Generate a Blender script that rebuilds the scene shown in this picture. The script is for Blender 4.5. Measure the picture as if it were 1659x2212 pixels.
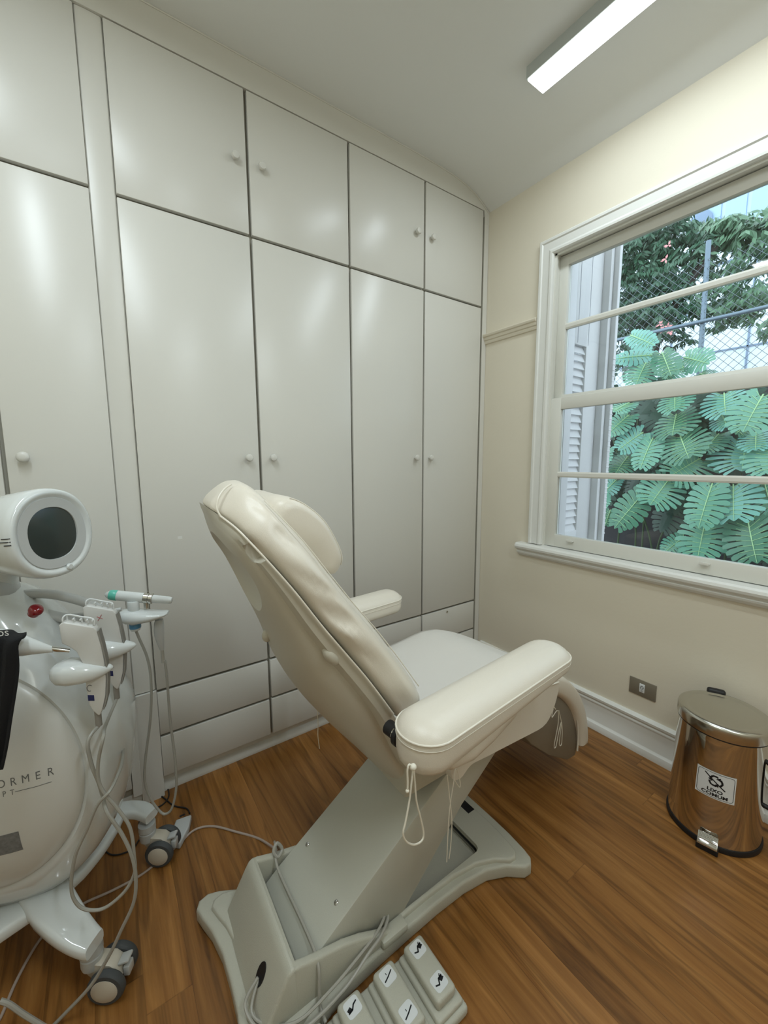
import bpy, bmesh, math, random
from mathutils import Vector, Matrix, noise
from mathutils.bvhtree import BVHTree
for o in list(bpy.data.objects): bpy.data.objects.remove(o)
SC = bpy.context.scene
COL = SC.collection
PI = math.pi
V = Vector

# ---------------- camera ----------------
cd = bpy.data.cameras.new('camera'); cam = bpy.data.objects.new('camera', cd); COL.objects.link(cam)
cd.sensor_fit = 'HORIZONTAL'; cd.sensor_width = 36.0; cd.lens = 36.0 * 874.3 / 1659.0
cd.clip_start = 0.02; cd.clip_end = 200
_ya, _pi, _ro = math.radians(-34.9472), math.radians(-7.3181), math.radians(-0.253)
fw = V((math.sin(-_ya) * math.cos(_pi), math.cos(_ya) * math.cos(_pi), math.sin(_pi)))
_r = V((math.cos(_ya), math.sin(_ya), 0)); _u = _r.cross(fw)
r2 = math.cos(_ro) * _r + math.sin(_ro) * _u; u2 = -math.sin(_ro) * _r + math.cos(_ro) * _u
cam.matrix_world = Matrix(((r2.x, u2.x, -fw.x, -2.1809), (r2.y, u2.y, -fw.y, -1.9243), (r2.z, u2.z, -fw.z, 1.5), (0, 0, 0, 1)))
SC.camera = cam

# ---------------- world, exposure ----------------
W = bpy.data.worlds.new('sky'); SC.world = W; W.use_nodes = True
bg = W.node_tree.nodes['Background']; bg.inputs[0].default_value = (0.80, 0.90, 1.0, 1); bg.inputs[1].default_value = 2.4
SC.view_settings.view_transform = 'Standard'; SC.view_settings.look = 'None'
SC.view_settings.exposure = 0.28; SC.view_settings.gamma = 1.0
SC.view_settings.use_curve_mapping = False
LAMP_POWER = 7.8
LAMP2_POWER = 14.5
LAMP3_POWER = 14.0
LAMP_COLOR = (0.85, 0.97, 1.05)

# ---------------- helpers ----------------
def srgb(r, g, b):
    f = lambda c: (c / 255 / 12.92) if c / 255 <= 0.04045 else ((c / 255 + 0.055) / 1.055) ** 2.4
    return (f(r), f(g), f(b), 1)

def mat(name, col, rough=0.5, metal=0.0, bump=0.0, bscale=200.0, spec=0.5, var=0.0, vscale=4.0, coat=0.0):
    m = bpy.data.materials.new(name); m.use_nodes = True
    nt = m.node_tree; b = nt.nodes['Principled BSDF']
    c = srgb(*col); b.inputs['Base Color'].default_value = c
    b.inputs['Roughness'].default_value = rough; b.inputs['Metallic'].default_value = metal
    b.inputs['Specular IOR Level'].default_value = spec
    b.inputs['Coat Weight'].default_value = coat
    tc = nt.nodes.new('ShaderNodeTexCoord')
    if var > 0:
        n = nt.nodes.new('ShaderNodeTexNoise'); n.inputs['Scale'].default_value = vscale; n.inputs['Detail'].default_value = 4
        nt.links.new(tc.outputs['Object'], n.inputs['Vector'])
        mx = nt.nodes.new('ShaderNodeMix'); mx.data_type = 'RGBA'
        mx.inputs[6].default_value = tuple(x * (1 - var) for x in c[:3]) + (1,)
        mx.inputs[7].default_value = tuple(min(1, x * (1 + var)) for x in c[:3]) + (1,)
        nt.links.new(n.outputs['Fac'], mx.inputs[0]); nt.links.new(mx.outputs[2], b.inputs['Base Color'])
    if bump > 0:
        n = nt.nodes.new('ShaderNodeTexNoise'); n.inputs['Scale'].default_value = bscale; n.inputs['Detail'].default_value = 3
        nt.links.new(tc.outputs['Object'], n.inputs['Vector'])
        bp = nt.nodes.new('ShaderNodeBump'); bp.inputs['Strength'].default_value = bump; bp.inputs['Distance'].default_value = 0.002
        nt.links.new(n.outputs['Fac'], bp.inputs['Height']); nt.links.new(bp.outputs['Normal'], b.inputs['Normal'])
    return m

def link(name, data, parent=None, mats=(), smooth=False, angle=None):
    o = bpy.data.objects.new(name, data); COL.objects.link(o)
    for m in mats: data.materials.append(m)
    if parent is not None:
        o.parent = parent
        o.matrix_parent_inverse = Matrix.Translation(parent['_loc']).inverted() if '_loc' in parent.keys() else Matrix.Identity(4)
    return o

def obj(name, bm, m, parent=None, smooth=True, angle=40):
    """one mesh object from a bmesh given in world coordinates"""
    bmesh.ops.recalc_face_normals(bm, faces=bm.faces)
    if bm.calc_volume(signed=True) < -1e-9: bmesh.ops.reverse_faces(bm, faces=bm.faces)
    for f in bm.faces: f.smooth = smooth
    if smooth and angle:
        a = math.radians(angle)
        for e in bm.edges:
            if len(e.link_faces) == 2 and e.calc_face_angle(0) > a: e.smooth = False
    me = bpy.data.meshes.new(name); bm.to_mesh(me); bm.free()
    ms = m if isinstance(m, (list, tuple)) else [m]
    # give each mesh its own origin at its centre
    c = V((0, 0, 0))
    if len(me.vertices):
        lo = V([min(v.co[i] for v in me.vertices) for i in range(3)]); hi = V([max(v.co[i] for v in me.vertices) for i in range(3)])
        c = V(((lo.x + hi.x) / 2, (lo.y + hi.y) / 2, lo.z))
    me.transform(Matrix.Translation(-c))
    o = link(name, me, None, ms)
    if parent is not None:
        o.parent = parent; o.location = c - V(WORLD_ORIGIN[parent.name])
    else: o.location = c
    WORLD_ORIGIN[o.name] = tuple(c)
    return o
WORLD_ORIGIN = {}

def thing(name, label, cat, loc, group=None):
    o = bpy.data.objects.new(name, None); COL.objects.link(o); o.location = loc
    o.empty_display_size = 0.1
    WORLD_ORIGIN[o.name] = tuple(loc)
    o['label'] = label; o['category'] = cat
    if group: o['group'] = group
    return o
def tag(o, label, cat, group=None):
    o['label'] = label; o['category'] = cat
    if group: o['group'] = group
    return o
def struct(name, bm, m, smooth=False, **k):
    o = obj(name, bm, m, None, smooth, **k); o['kind'] = 'structure'; return o
def sthing(name, loc):
    o = bpy.data.objects.new(name, None); COL.objects.link(o); o.location = loc; WORLD_ORIGIN[o.name] = tuple(loc)
    o['kind'] = 'structure'; return o

def B(): return bmesh.new()
def box(bm, lo, hi, bev=0.0, seg=2, mi=0, M=None):
    r = bmesh.ops.create_cube(bm, size=1.0); vs = r['verts']
    lo, hi = V(lo), V(hi); c = (lo + hi) / 2; d = hi - lo
    for v in vs: v.co = V((c.x + v.co.x * d.x, c.y + v.co.y * d.y, c.z + v.co.z * d.z))
    fs = set(f for v in vs for f in v.link_faces)
    for f in fs: f.material_index = mi
    if bev > 0:
        es = list(set(e for v in vs for e in v.link_edges))
        q = bmesh.ops.bevel(bm, geom=es, offset=bev, segments=seg, profile=0.5, affect='EDGES')
        vs = list(set(list(q['verts']) + [v for v in vs if v.is_valid]))
        for f in q['faces']: f.material_index = mi
    if M is not None:
        for v in set(v for v in vs if v.is_valid): v.co = M @ v.co
    return vs
def prism(bm, pts, fn, a, b, bev=0.0, seg=2, mi=0):
    """polygon pts (2d) extruded from a to b; fn(u,v,w)->world"""
    n = len(pts)
    va = [bm.verts.new(fn(p[0], p[1], a)) for p in pts]; vb = [bm.verts.new(fn(p[0], p[1], b)) for p in pts]
    fs = [bm.faces.new(va), bm.faces.new(vb[::-1])]
    for i in range(n): fs.append(bm.faces.new((va[i], vb[i], vb[(i + 1) % n], va[(i + 1) % n])))
    for f in fs: f.material_index = mi
    bmesh.ops.recalc_face_normals(bm, faces=fs)
    if bev > 0:
        es = list(set(e for v in va + vb for e in v.link_edges))
        q = bmesh.ops.bevel(bm, geom=es, offset=bev, segments=seg, profile=0.5, affect='EDGES')
        for f in q['faces']: f.material_index = mi
def bevcaps(bm, pts, fn, a, b, bev, seg=3, mi=0):
    """prism whose cap rims only are rounded (smooth outlines)"""
    n = len(pts)
    va = [bm.verts.new(fn(p[0], p[1], a)) for p in pts]; vb = [bm.verts.new(fn(p[0], p[1], b)) for p in pts]
    fa = bm.faces.new(va); fb = bm.faces.new(vb[::-1]); fs = [fa, fb]
    for i in range(n): fs.append(bm.faces.new((va[i], vb[i], vb[(i + 1) % n], va[(i + 1) % n])))
    for f in fs: f.material_index = mi
    bmesh.ops.recalc_face_normals(bm, faces=fs)
    es = list(fa.edges) + list(fb.edges)
    q = bmesh.ops.bevel(bm, geom=es, offset=bev, segments=seg, profile=0.5, affect='EDGES')
    for f in q['faces']: f.material_index = mi
def loft(bm, rings, capa=True, capb=True, closed=True, mi=0):
    R = [[bm.verts.new(p) for p in ring] for ring in rings]; n = len(R[0])
    for a, b in zip(R, R[1:]):
        for i in range(n if closed else n - 1):
            f = bm.faces.new((a[i], a[(i + 1) % n], b[(i + 1) % n], b[i])); f.material_index = mi
    if closed and capa: bm.faces.new(R[0][::-1]).material_index = mi
    if closed and capb: bm.faces.new(R[-1]).material_index = mi
    return R
def cat(P, k=6, closed=False):
    """catmull-rom through the points"""
    P = [V(p) for p in P]; n = len(P); out = []
    if n < 3 and not closed:
        return P
    for i in range(n if closed else n - 1):
        if closed: a, b, c, d = P[(i - 1) % n], P[i], P[(i + 1) % n], P[(i + 2) % n]
        else: a, b, c, d = P[max(i - 1, 0)], P[i], P[i + 1], P[min(i + 2, n - 1)]
        for j in range(k):
            t = j / k
            out.append(0.5 * ((2 * b) + (c - a) * t + (2 * a - 5 * b + 4 * c - d) * t * t + (3 * b - a - 3 * c + d) * t ** 3))
    if not closed: out.append(P[-1])
    return out
def cat2(P, k=6): return [(p[0], p[1]) for p in cat([(a, b, 0) for a, b in P], k)]
def tube(bm, P, r, n=8, k=6, closed=False, mi=0, flat=1.0):
    Q = cat(P, k, closed) if k > 1 else [V(p) for p in P]
    N = len(Q); rings = []; up = None
    for i in range(N):
        a = Q[(i - 1) % N] if closed else Q[max(i - 1, 0)]; b = Q[(i + 1) % N] if closed else Q[min(i + 1, N - 1)]
        t = (b - a).normalized()
        if up is None: up = t.orthogonal().normalized() if abs(t.z) > .8 else V((0, 0, 1))
        up = (up - t * up.dot(t)).normalized(); s = t.cross(up)
        rr = r(i / (N - 1)) if callable(r) else r
        rings.append([Q[i] + (up * math.sin(2 * PI * j / n) * flat + s * math.cos(2 * PI * j / n)) * rr for j in range(n)])
    if closed: rings.append(rings[0]); return loft(bm, rings[:-1] + [rings[0]], False, False, True, mi)
    return loft(bm, rings, True, True, True, mi)
def lathe(bm, prof, c=(0, 0, 0), ax=(0, 0, 1), n=32, mi=0, cap=True):
    """prof: list of (radius, height) along ax from point c"""
    ax = V(ax).normalized(); u = ax.orthogonal().normalized(); w = ax.cross(u); c = V(c)
    rings = [[c + ax * h + (u * math.cos(2 * PI * j / n) + w * math.sin(2 * PI * j / n)) * max(r, 1e-4) for j in range(n)] for r, h in prof]
    return loft(bm, rings, cap, cap, True, mi)
def ell(bm, c, rx, ry, rz, M=None, nu=24, nv=14, mi=0):
    rings = []
    for i in range(1, nv):
        ph = PI * i / nv
        rings.append([V((rx * math.sin(ph) * math.cos(2 * PI * j / nu), ry * math.sin(ph) * math.sin(2 * PI * j / nu), rz * math.cos(ph))) for j in range(nu)])
    c = V(c)
    rings = [[(M @ p if M else p) + c for p in r] for r in rings]
    loft(bm, rings, True, True, True, mi)
def basis(x, z):
    x = V(x).normalized(); z = V(z); z = (z - x * z.dot(x)).normalized(); y = z.cross(x)
    return Matrix((x, y, z)).transposed()
def super_ring(c, U, Wv, a, b, e=0.5, n=32):
    """superellipse ring around c with half axes a along U and b along Wv"""
    out = []
    for j in range(n):
        t = 2 * PI * j / n; cs, sn = math.cos(t), math.sin(t)
        out.append(V(c) + V(U) * a * math.copysign(abs(cs) ** e, cs) + V(Wv) * b * math.copysign(abs(sn) ** e, sn))
    return out
def boolean(o, cutter_bm, op='DIFFERENCE'):
    """cut (world coordinates) applied for good; the cutter is deleted"""
    bmesh.ops.recalc_face_normals(cutter_bm, faces=cutter_bm.faces)
    if cutter_bm.calc_volume(signed=True) < 0: bmesh.ops.reverse_faces(cutter_bm, faces=cutter_bm.faces)
    me = bpy.data.meshes.new('cut'); cutter_bm.to_mesh(me); cutter_bm.free()
    me.transform(Matrix.Translation(-V(WORLD_ORIGIN[o.name])))
    p = o.parent; o.parent = None; loc = o.location.copy(); o.location = (0, 0, 0)
    c = bpy.data.objects.new('cut', me); COL.objects.link(c)
    md = o.modifiers.new('b', 'BOOLEAN'); md.object = c; md.operation = op; md.solver = 'EXACT'
    dg = bpy.context.evaluated_depsgraph_get(); dg.update()
    nm = bpy.data.meshes.new_from_object(o.evaluated_get(dg))
    o.modifiers.clear(); old = o.data; o.data = nm
    if not nm.materials:
        for mm in old.materials: nm.materials.append(mm)
    bpy.data.objects.remove(c); o.parent = p; o.location = loc
    b = bmesh.new(); b.from_mesh(nm)
    for f in b.faces: f.smooth = True
    for e in b.edges: e.smooth = not (len(e.link_faces) == 2 and e.calc_face_angle(0) > math.radians(35))
    b.to_mesh(nm); b.free()
def text_bm(s, size, depth=0.0004, bold=0.0):
    cu = bpy.data.curves.new('t', 'FONT'); cu.body = s; cu.size = size; cu.align_x = 'CENTER'; cu.align_y = 'CENTER'
    cu.offset = bold; cu.extrude = depth / 2; cu.resolution_u = 3
    o = bpy.data.objects.new('t', cu); COL.objects.link(o)
    dg = bpy.context.evaluated_depsgraph_get(); dg.update()
    me = bpy.data.meshes.new_from_object(o.evaluated_get(dg)); bpy.data.objects.remove(o)
    b = bmesh.new(); b.from_mesh(me); return b
def place(b, M):
    for v in b.verts: v.co = M @ v.co
def merge(dst, src, mi=None):
    me = bpy.data.meshes.new('x'); src.to_mesh(me); src.free()
    n = len(dst.faces); dst.from_mesh(me)
    if mi is not None:
        dst.faces.ensure_lookup_table()
        for f in dst.faces[n:]: f.material_index = mi
    bpy.data.meshes.remove(me)

# ---------------- materials ----------------
M_wall = mat('wall_cream_paint', (226, 218, 199), .6, bump=.25, bscale=60, var=.015, vscale=3)
M_ceil = mat('ceiling_paint', (232, 233, 230), .8, bump=.1, bscale=40)
M_cab = mat('cabinet_satin_paint', (217, 215, 207), .31, bump=.06, bscale=25, var=.012, vscale=2)
M_groove = mat('cabinet_carcass_paint', (172, 168, 154), .6)
M_trim = mat('trim_white_paint', (228, 228, 222), .35, bump=.1, bscale=60)
M_sash = mat('sash_white_paint', (222, 221, 212), .35, bump=.1, bscale=80)
M_dark = mat('dark_rubber', (22, 22, 24), .5)
M_leather = mat('cream_leather', (222, 214, 199), .34, bump=.18, bscale=500, var=.02, vscale=5)
M_pipe = mat('cream_piping', (226, 219, 204), .4)
M_shell = mat('beige_grey_plastic', (196, 191, 176), .36, bump=.08, bscale=300)
M_base = mat('grey_textured_plastic', (190, 188, 173), .42, bump=.35, bscale=450, var=.03, vscale=300)
M_col = mat('grey_lift_column_steel', (188, 187, 174), .42, bump=.12, bscale=400)
M_taupe = mat('taupe_board', (128, 118, 102), .5)
M_sheet = mat('white_sheet_fabric', (212, 207, 198), .8, bump=.2, bscale=300)
M_white = mat('glossy_white_plastic', (214, 218, 216), .12, coat=.5)
M_greyp = mat('pale_grey_plastic', (190, 192, 190), .3)
M_lgrey = mat('grey_rubber_cable', (168, 165, 155), .4)
M_dgrey = mat('dark_grey_rubber', (78, 80, 80), .6)
M_hp = mat('handpiece_white', (208, 208, 204), .3)
M_edge = mat('trim_grey', (138, 136, 130), .5)
M_relief = mat('relief_grey', (140, 136, 128), .5)
M_steel = mat('mirror_steel', (205, 200, 192), .07, 1.0, bump=.02, bscale=8)
M_steel2 = mat('brushed_steel_lid', (200, 198, 190), .2, 1.0)
M_chrome = mat('chrome', (210, 210, 208), .08, 1.0)
M_cloth = mat('black_cloth', (14, 15, 18), .9, bump=.5, bscale=300)
M_screen = mat('dark_screen_glass', (52, 60, 58), .18)
M_red = mat('red_button', (130, 12, 26), .1, coat=.6)
M_teal = mat('teal_band', (96, 190, 170), .3)
M_blue = mat('blue_band', (90, 150, 190), .3)
M_navy = mat('navy_mark', (30, 40, 90), .4)
M_ink = mat('black_ink', (20, 22, 26), .5)
M_label = mat('white_label', (225, 228, 228), .4)
M_string = mat('cream_cord', (228, 222, 206), .6)
M_outlet = mat('taupe_plate', (128, 120, 104), .35)
M_sgrey = mat('grey_print', (110, 112, 110), .5)
M_tire = mat('caster_tyre', (70, 73, 74), .65)
M_hub = mat('caster_hub', (196, 188, 172), .45)

def wood_floor():
    m = bpy.data.materials.new('wood_plank_floor'); m.use_nodes = True; nt = m.node_tree; N = nt.nodes.new; L = nt.links.new
    b = nt.nodes['Principled BSDF']; tc = N('ShaderNodeTexCoord')
    sep = N('ShaderNodeSeparateXYZ'); L(tc.outputs['Object'], sep.inputs[0])
    def math_(op, a, b_=None):
        n = N('ShaderNodeMath'); n.operation = op
        for i, x in enumerate((a, b_)):
            if x is None: continue
            if isinstance(x, (int, float)): n.inputs[i].default_value = x
            else: L(x, n.inputs[i])
        return n.outputs[0]
    row = math_('DIVIDE', sep.outputs[0], 0.115); rid = math_('FLOOR', row); rf = math_('FRACT', row)
    wn = N('ShaderNodeTexWhiteNoise'); wn.noise_dimensions = '1D'; L(rid, wn.inputs['W'])
    yy = math_('ADD', math_('DIVIDE', sep.outputs[1], 2.3), math_('MULTIPLY', wn.outputs['Value'], 7.0))
    cid = math_('FLOOR', yy); cf = math_('FRACT', yy)
    comb = N('ShaderNodeCombineXYZ'); L(rid, comb.inputs[0]); L(cid, comb.inputs[1])
    w2 = N('ShaderNodeTexWhiteNoise'); w2.noise_dimensions = '2D'; L(comb.outputs[0], w2.inputs['Vector'])
    # long grain
    mp = N('ShaderNodeCombineXYZ')
    L(math_('MULTIPLY', sep.outputs[0], 14.0), mp.inputs[0]); L(math_('MULTIPLY', sep.outputs[1], 0.9), mp.inputs[1]); L(math_('MULTIPLY', w2.outputs['Value'], 30.0), mp.inputs[2])
    g = N('ShaderNodeTexNoise'); g.inputs['Scale'].default_value = 1.6; g.inputs['Detail'].default_value = 7; g.inputs['Roughness'].default_value = .6; g.inputs['Distortion'].default_value = .9
    L(mp.outputs[0], g.inputs['Vector'])
    cr = N('ShaderNodeValToRGB'); e = cr.color_ramp.elements
    e[0].position = .26; e[0].color = srgb(86, 52, 20); e[1].position = .74; e[1].color = srgb(170, 122, 66)
    a = e.new(.40); a.color = srgb(130, 86, 40); a = e.new(.58); a.color = srgb(150, 103, 52)
    L(g.outputs['Fac'], cr.inputs[0])
    mp2 = N('ShaderNodeCombineXYZ')
    L(math_('MULTIPLY', sep.outputs[0], 160.0), mp2.inputs[0]); L(math_('MULTIPLY', sep.outputs[1], 6.0), mp2.inputs[1]); L(w2.outputs['Value'], mp2.inputs[2])
    g2 = N('ShaderNodeTexNoise'); g2.inputs['Scale'].default_value = 1.0; g2.inputs['Detail'].default_value = 4; L(mp2.outputs[0], g2.inputs['Vector'])
    k = math_('ADD', 0.82, math_('MULTIPLY', g2.outputs['Fac'], 0.36))
    g3 = N('ShaderNodeTexNoise'); g3.inputs['Scale'].default_value = .8; g3.inputs['Detail'].default_value = 3; g3.inputs['Distortion'].default_value = .6; L(mp.outputs[0], g3.inputs['Vector'])
    vn = math_('ADD', 0.66, math_('MULTIPLY', 0.34, math_('MINIMUM', 1.0, math_('MULTIPLY', math_('ABSOLUTE', math_('SUBTRACT', g3.outputs['Fac'], 0.47)), 26.0))))
    k = math_('MULTIPLY', k, vn)
    k2 = math_('MULTIPLY', k, math_('ADD', 0.86, math_('MULTIPLY', w2.outputs['Value'], 0.28)))
    seam = math_('MULTIPLY', math_('GREATER_THAN', rf, 0.014), math_('GREATER_THAN', cf, 0.0012))
    k3 = math_('MULTIPLY', k2, math_('ADD', 0.72, math_('MULTIPLY', seam, 0.28)))
    mx = N('ShaderNodeVectorMath'); mx.operation = 'SCALE'; L(cr.outputs[0], mx.inputs[0]); L(k3, mx.inputs['Scale'])
    L(mx.outputs[0], b.inputs['Base Color'])
    b.inputs['Roughness'].default_value = .34; b.inputs['Specular IOR Level'].default_value = .45
    bp = N('ShaderNodeBump'); bp.inputs['Strength'].default_value = .12; bp.inputs['Distance'].default_value = .002; L(g2.outputs['Fac'], bp.inputs['Height']); L(bp.outputs['Normal'], b.inputs['Normal'])
    return m
M_floor = wood_floor()
def glass():
    m = bpy.data.materials.new('window_glass'); m.use_nodes = True; nt = m.node_tree; nt.nodes.remove(nt.nodes['Principled BSDF'])
    t = nt.nodes.new('ShaderNodeBsdfTransparent'); g = nt.nodes.new('ShaderNodeBsdfGlossy'); g.inputs['Roughness'].default_value = .02
    t.inputs[0].default_value = (.96, .99, .98, 1)
    fr = nt.nodes.new('ShaderNodeFresnel'); fr.inputs[0].default_value = 1.45; mx = nt.nodes.new('ShaderNodeMixShader')
    nt.links.new(fr.outputs[0], mx.inputs[0]); nt.links.new(t.outputs[0], mx.inputs[1]); nt.links.new(g.outputs[0], mx.inputs[2])
    nt.links.new(mx.outputs[0], nt.nodes['Material Output'].inputs[0]); return m
M_glass = glass()
def emit(name, col, s):
    m = bpy.data.materials.new(name); m.use_nodes = True; b = m.node_tree.nodes['Principled BSDF']
    b.inputs['Base Color'].default_value = (1, 1, 1, 1); b.inputs['Emission Color'].default_value = (*col, 1); b.inputs['Emission Strength'].default_value = s
    return m
M_lamp = emit('lit_diffuser', (.93, 1.0, .99), 3.0)

# ================= ROOM =================
XL, YB = -3.0, -3.4            # left wall, wall behind the camera
b = B(); box(b, (XL, YB, -.06), (0.0, 0.1, 0)); struct('floor', b, M_floor)
# ceiling: flat, then coved down to the window wall
b = B()
prof = [(XL, 3.19), (-.6, 3.19), (-.45, 3.187), (-.33, 3.18), (-.22, 3.166), (-.13, 3.14), (-.06, 3.105), (0.0, 3.072)]
prof = prof + [(0.0, 3.3), (XL, 3.3)]
prism(b, prof, lambda u, v, w: (u, w, v), YB, .1)
struct('ceiling', b, M_ceil, smooth=True, angle=25)
b = B(); box(b, (XL - .1, YB, 0), (XL, .1, 3.3)); struct('wall_left', b, M_wall)
b = B(); box(b, (XL - .1, YB - .1, 0), (.12, YB, 3.3)); struct('wall_back', b, M_wall)
b = B(); box(b, (XL - .1, .62, 0), (.12, .72, 3.3)); struct('wall_front', b, M_wall)
# window wall with its opening (Y from WY0 to WY1, Z from WZ0 to WZ1)
WY0, WY1, WZ0, WZ1 = -1.93, -.47, .96, 2.66
b = B()
box(b, (0, WY1, 0), (.12, .62, 3.3)); box(b, (0, YB, 0), (.12, WY0, 3.3))
box(b, (0, WY0, 0), (.12, WY1, WZ0)); box(b, (0, WY0, WZ1), (.12, WY1, 3.3))
struct('wall_right', b, M_wall)
# skirting board of the window wall
b = B()
pr = [(0, 0), (-.03, 0), (-.03, .018), (-.024, .034), (-.014, .042), (-.012, .046), (-.012, .148), (-.017, .152), (-.017, .158), (-.012, .163), (-.012, .168), (-.022, .176), (-.024, .188), (-.016, .196), (0, .198)]
prism(b, pr, lambda u, v, w: (u, w, v), YB, -.03)
struct('baseboard_right', b, M_trim, smooth=True, angle=30)
# picture rail
b = B()
pr = [(0, 2.26), (-.010, 2.262), (-.014, 2.272), (-.012, 2.280), (-.020, 2.284), (-.022, 2.300), (-.032, 2.304), (-.036, 2.314), (-.034, 2.320), (0, 2.324)]
prism(b, pr, lambda u, v, w: (u, w, v), -.398, -.001); prism(b, pr, lambda u, v, w: (u, w, v), YB, -2.02)
struct('trim_1', b, M_wall, smooth=True, angle=30)

# ================= WARDROBE =================
VX = [-2.0506, -1.5508, -1.0427, -.5393, -.0469]
ZT, Z1, Z2, Z3, Z4 = 3.069, 2.488, .500, .289, .093
G = .0062
DZ = .022      # door thickness
def door_panel(b, x0, x1, z0, z1, y0=0.0):
    box(b, (x0, y0, z0), (x1, y0 + DZ, z1), bev=.003, seg=2)
def knob_bm(x, z, r=.017):
    b = B(); lathe(b, [(.007, 0), (.007, .010), (r * .8, .014), (r, .019), (r, .025), (r * .8, .030), (r * .35, .032)], (x, 0, z), (0, -1, 0), 20); return b
wr = thing('built_in_wardrobe', 'long cream built-in wardrobe with four columns of doors over drawers, reaching the window wall', 'wardrobe', (-1.05, .3, 0))
b = B()
box(b, (VX[0] - .004, DZ + .004, Z4 - .01), (-.006, .6, ZT + .004))
box(b, (VX[4] + G, 0, 0), (-.002, DZ + .006, 3.04), bev=.002)      # stile against the window wall
obj('carcass', b, M_groove, wr, smooth=False)
b = B(); box(b, (VX[4] + G + .001, -.0015, .0), (-.002, .001, 3.04)); obj('stile', b, M_cab, wr, smooth=False)
rows = [(Z1 + G, ZT - .001)]
for i in range(4):
    x0, x1 = VX[i] + (G if i else .001), VX[i + 1] - G
    hasr = i % 2 == 0
    kx = {0: -1.608, 1: -1.494, 2: -.603, 3: -.490}[i]
    b = B(); door_panel(b, x0, x1, Z1 + G, ZT); d = obj('door', b, M_cab, wr)
    obj('knob', knob_bm(kx, 2.78), M_cab, d)
    b = B(); door_panel(b, x0, x1, Z2 + .007, Z1 - G); d = obj('door', b, M_cab, wr)
    obj('knob', knob_bm(kx, 1.513), M_cab, d)
    b = B(); door_panel(b, x0, x1, Z3 + .006, Z2 - .006); d = obj('drawer', b, M_cab, wr)
    if i == 3:
        b = B(); lathe(b, [(.008, 0), (.008, .003), (.004, .003), (.004, .001)], (-.317, 0, .474), (0, -1, 0), 16); obj('lock', b, M_steel2, d)
    b = B(); door_panel(b, x0, x1, Z4, Z3 - .006); obj('drawer', b, M_cab, wr)
# recessed plinth with a small skirting
b = B()
box(b, (VX[0], .045, 0), (0, .06, Z4 - .01))
prism(b, [(.045, 0), (.028, 0), (.026, .012), (.032, .030), (.042, .040), (.045, .042)], lambda u, v, w: (w, u, v), VX[0], 0)
obj('plinth', b, M_trim, wr, smooth=True, angle=30)
# narrow left wardrobe beyond the pilaster
wl = thing('built_in_wardrobe', 'narrow cream built-in wardrobe bay left of the recessed pilaster, behind the treatment machine', 'wardrobe', (-2.56, .3, 0))
LX = [XL, -2.452, -2.135]
b = B(); box(b, (XL, DZ + .004, 0.05), (LX[2] + .004, .6, ZT + .004)); obj('carcass', b, M_groove, wl, smooth=False)
for i in range(2):
    x0, x1 = LX[i] + G * (i > 0), LX[i + 1] - (G if i == 0 else 0)
    if i == 0:
        b = B(); door_panel(b, XL, LX[2], Z1 + G, ZT); d = obj('door', b, M_cab, wl)
    b = B(); door_panel(b, x0, x1, Z2 + .007, Z1 - G); d = obj('door', b, M_cab, wl)
    if i == 1: obj('knob', knob_bm(-2.398, 1.516, .019), M_cab, d)
    b = B(); door_panel(b, x0, x1 - .035 * i, Z3 + .006, Z2 - .006); obj('drawer', b, M_cab, wl)
    b = B(); door_panel(b, x0, x1 - .035 * i, Z4, Z3 - .006); obj('drawer', b, M_cab, wl)
b = B(); box(b, (-2.168, -.001, 0.05), (LX[2], DZ, Z2 - .004), bev=.002); obj('stile', b, M_cab, wl, smooth=False)
b = B(); box(b, (XL, .045, 0), (LX[2], .06, .05)); prism(b, [(.045, 0), (.020, 0), (.018, .02), (.028, .045), (.045, .05)], lambda u, v, w: (w, u, v), XL, LX[2]); obj('plinth', b, M_trim, wl, smooth=True, angle=30)
# pilaster between them, slightly hollow and set back
b = B()
pts = [(-2.135, .6), (-2.135, .016)] + [(-2.135 + .085 * t, .010 - .003 * math.sin(PI * t) ** .8) for t in (.06, .15, .3, .5, .7, .85, .94)] + [(-2.0506, .016), (-2.0506, .6)]
prism(b, pts, lambda u, v, w: (u, v, w), .51, ZT + .002)
pts = [(-2.135, .6), (-2.135, .002), (-2.120, -.003), (-2.066, -.003), (-2.0506, .002), (-2.0506, .6)]
prism(b, pts, lambda u, v, w: (u, v, w), 0, .505)
struct('trim_2', b, M_cab, smooth=True, angle=30)
# plaster band over the wardrobes, cut to the cove
b = B()
prism(b, [(XL, ZT + .003), (-.0469, ZT + .003), (-.03, 3.0), (0, 3.0), (0, 3.072), (-.06, 3.105), (-.13, 3.14), (-.22, 3.166), (-.33, 3.18), (-.45, 3.187), (-.6, 3.19), (XL, 3.19)], lambda u, v, w: (u, w, v), -.002, .1)
struct('trim_3', b, M_cab)
# bead along the top of the plaster band
b = B()
tube(b, [(XL, -.003, 3.188), (-.6, -.003, 3.188), (-.45, -.003, 3.184), (-.33, -.003, 3.177), (-.22, -.003, 3.162), (-.13, -.003, 3.136), (-.06, -.003, 3.10), (-.008, -.003, 3.068)], .004, 6, 1)
struct('trim_4', b, M_cab)
# small torn sticker on the first tall door
b = B(); box(b, (-1.926, -.0008, 1.164), (-1.908, .0005, 1.176)); o = obj('sticker', b, M_trim, None, smooth=False)
tag(o, 'tiny pale sticker remnant on the first tall wardrobe door right of the pilaster', 'sticker')

# ================= WINDOW =================
wn = sthing('window_1', (0, -1.2, .95))
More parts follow.
